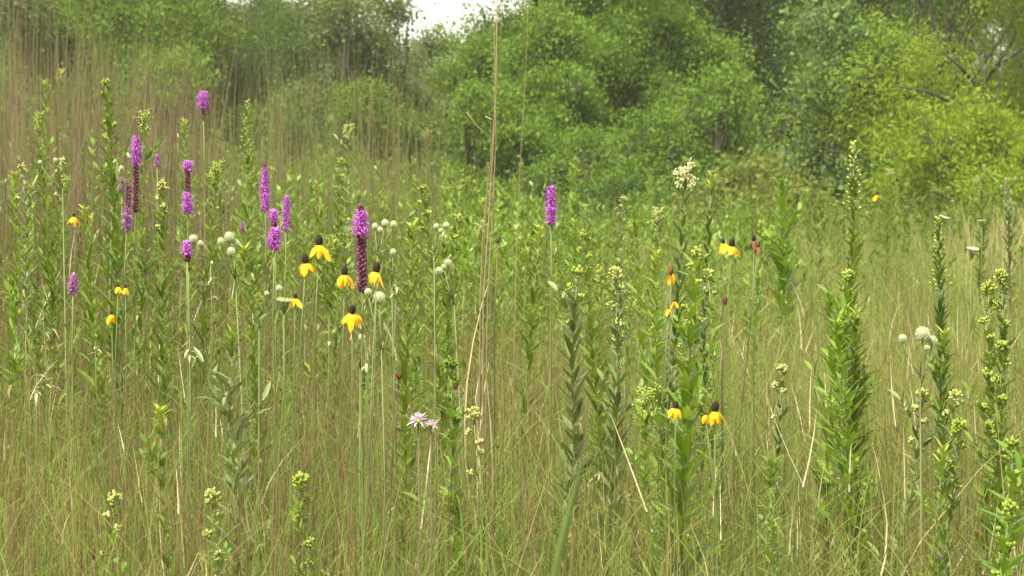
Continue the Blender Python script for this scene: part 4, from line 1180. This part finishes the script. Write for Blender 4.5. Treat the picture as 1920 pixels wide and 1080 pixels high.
# ------------------------------------------------------------------ dry pale stalks
GD = 'pale withered stalks'
def dry_stalk(px, py, D, label, n=9, span=.09, lean=(0.02, 0)):
    p = at(px, py, D)
    bx, by = p.x - lean[0], p.y - lean[1]
    g = gz(bx, by)
    t = thing("withered_stalk", (bx, by, g), label, "dry plant", GD)
    H = p.z - g
    pts = stem_path(H, lean, wob=.006)
    m = MB(); m.tube(pts, [.0016 - .00007 * i for i in range(9)], 6); m.build("stem", M['pstem'], t)
    f_ = MB()
    for i in range(n):
        th = i * 2.4; q = on_path(pts, 1 - span * R.random() / H)
        f_.leaf(q, (math.cos(th), math.sin(th), R.uniform(-.3, .9)), (0, 0, 1), R.uniform(.012, .026), R.uniform(.003, .006), R.uniform(.4, 1.6), .5, 5)
    f_.build("withered_leaves", M['drypale'], t)
dry_stalk(72, 698, 4.4, "pale withered stalk with curled tip at the left edge", 7, .05)
dry_stalk(98, 708, 4.45, "pale bent stalk right beside the curled one at the left edge", 5, .03, (.05, 0))
dry_stalk(398, 490, 4.8, "pale withered leaves hanging below the four globe cluster", 12, .08)
dry_stalk(358, 628, 4.5, "small whitish withered sprig low at the left", 8, .05)
dry_stalk(682, 640, 4.3, "twisted pale stem below the large white globe in the centre", 9, .10, (-.03, 0))
dry_stalk(618, 598, 4.4, "bent pale stem left of the lowest coneflower", 5, .05, (.04, 0))
dry_stalk(742, 540, 4.35, "pale ragged sprig right of the large white globe in the centre", 8, .05)
dry_stalk(1148, 700, 4.6, "pale curled leaves on the glinting stalk's foot", 5, .05)
dry_stalk(182, 640, 4.7, "small pale seed sprig in the reddish grass at left", 7, .05)
dry_stalk(86, 585, 5.0, "pale speckled sprig low at the left below the faded pink spike", 6, .05)

# ------------------------------------------------------------------ tall dry grass clump, broad blade
def tall_clump(D, stems, label):
    x0 = at(stems[0][0][0][0], 560, D).x
    g = gz(x0, D)
    t = thing("tall_grass_clump", (x0, D, g), label, "grass clump")
    org = Vector((x0, D, g))
    for (ptsx, r0, mt) in stems:
        pts = [Vector((R.uniform(-.02, .02), R.uniform(-.02, .02), -.02))]
        dy = R.uniform(-.04, .04)
        for (x, y) in ptsx:
            pts.append(at(x, y, D + dy) - org)
        pts[0].x = pts[1].x * .5 + pts[0].x
        # resample for a smooth culm
        m = MB(); m.tube(pts, [r0 * (1 - .6 * i / (len(pts) - 1)) for i in range(len(pts))], 6)
        m.build("stem", M[mt], t)
    f_ = MB()
    for i in range(22):
        th = R.uniform(0, 6.28)
        f_.leaf((R.uniform(-.02, .02), R.uniform(-.02, .02), R.uniform(.1, 1.0)), (math.cos(th) * .35, math.sin(th) * .35, 1), (math.cos(th), math.sin(th), 0), R.uniform(.3, .6), .004, R.uniform(.3, 1.4), .2, 7)
    f_.build("blades", M['thatch'], t)
    s_ = MB()
    a, b_ = at(926, 226, D) - org, at(884, 212, D) - org
    s_.tube([a, at(910, 218, D) - org], [.001, .001], 4)
    for k in range(10):
        q = a.lerp(at(904, 219, D) - org, .3 + .07 * k)
        s_.leaf(q, (-1, 0, .35), (0, 0, 1), .014, .004, .2, .3, 3)
    a2 = at(894, 236, D) - org
    s_.tube([at(925, 262, D) - org, a2, b_ + Vector((-.01, 0, .002))], [.0009, .0009, .0007], 4)
    for k in range(8):
        s_.leaf(a2.lerp(b_, k / 8), (-.8, 0, .7), (0, 0, 1), .012, .004, .2, .3, 3)
    s_.build("seed_spikelets", M['drypale'], t)
tall_clump(4.7, [
    ([(906, 560), (916, 420), (926, 250), (930, 120), (934, -60)], .0017, 'dryculm'),
    ([(914, 560), (922, 430), (930, 260), (928, 130), (925, -40)], .0016, 'dryculm'),
    ([(902, 560), (913, 380), (927, 230), (938, 90), (944, -30)], .0015, 'stem'),
    ([(900, 560), (905, 440), (920, 300), (932, 160), (930, 10)], .0011, 'dryculm'),
    ([(968, 480), (974, 330), (983, 180), (988, 80), (991, -50)], .0010, 'dryculm'),
    ([(920, 560), (926, 450), (922, 330), (918, 210)], .0012, 'stem'),
], "clump of very tall dry grass stems reaching past the top in the centre")

bl = thing("broad_grass_blade", (0, 0, 0), "broad soft green grass blade close by, leaning at the bottom centre right", "grass blade")
D = 1.75
g0 = at(1030, 1150, D)
bl.location = (g0.x - .05, D, gz(g0.x - .05, D))
m = MB(); cen = [Vector((0, 0, -.02)), Vector((.02, 0, .7))] + [at(x, y, D) - bl.location for (x, y) in ((1036, 1100), (1044, 1060), (1053, 1020), (1063, 980), (1073, 940), (1082, 905), (1089, 875), (1095, 850))]
wid = [.005, .0055, .0058, .0056, .0052, .0046, .004, .003, .002, .0008]
for c, w in zip(cen, wid):
    m.v += [c + Vector((-w / 2, .003, 0)), c.copy(), c + Vector((w / 2, .003, 0))]
for i in range(len(cen) - 1):
    b_ = i * 3
    m.f += [(b_, b_ + 1, b_ + 4, b_ + 3), (b_ + 1, b_ + 2, b_ + 5, b_ + 4)]
m.build("blade", M['leafdark'], bl)

# ------------------------------------------------------------------ thin summer haze
hz = MB()
X0, X1, Y0, Y1, Z0, Z1 = -262, 262, -260, 272, -1.6, 16
hz.v = [Vector(v) for v in ((X0, Y0, Z0), (X1, Y0, Z0), (X1, Y1, Z0), (X0, Y1, Z0), (X0, Y0, Z1), (X1, Y0, Z1), (X1, Y1, Z1), (X0, Y1, Z1))]
hz.f = [(0, 3, 2, 1), (4, 5, 6, 7), (0, 1, 5, 4), (1, 2, 6, 5), (2, 3, 7, 6), (3, 0, 4, 7)]
hm = bpy.data.materials.new("haze"); hm.use_nodes = True
hn, hl = hm.node_tree.nodes, hm.node_tree.links
hn.clear()
ho = hn.new("ShaderNodeOutputMaterial"); pv = hn.new("ShaderNodeVolumePrincipled")
pv.inputs['Color'].default_value = (0.93, 0.95, 0.90, 1)
pv.inputs['Density'].default_value = 0.0004
hl.new(pv.outputs[0], ho.inputs['Volume'])
tag(hz.build("haze", hm, smooth=False), "thin pale summer haze over the meadow", "haze", kind='stuff')
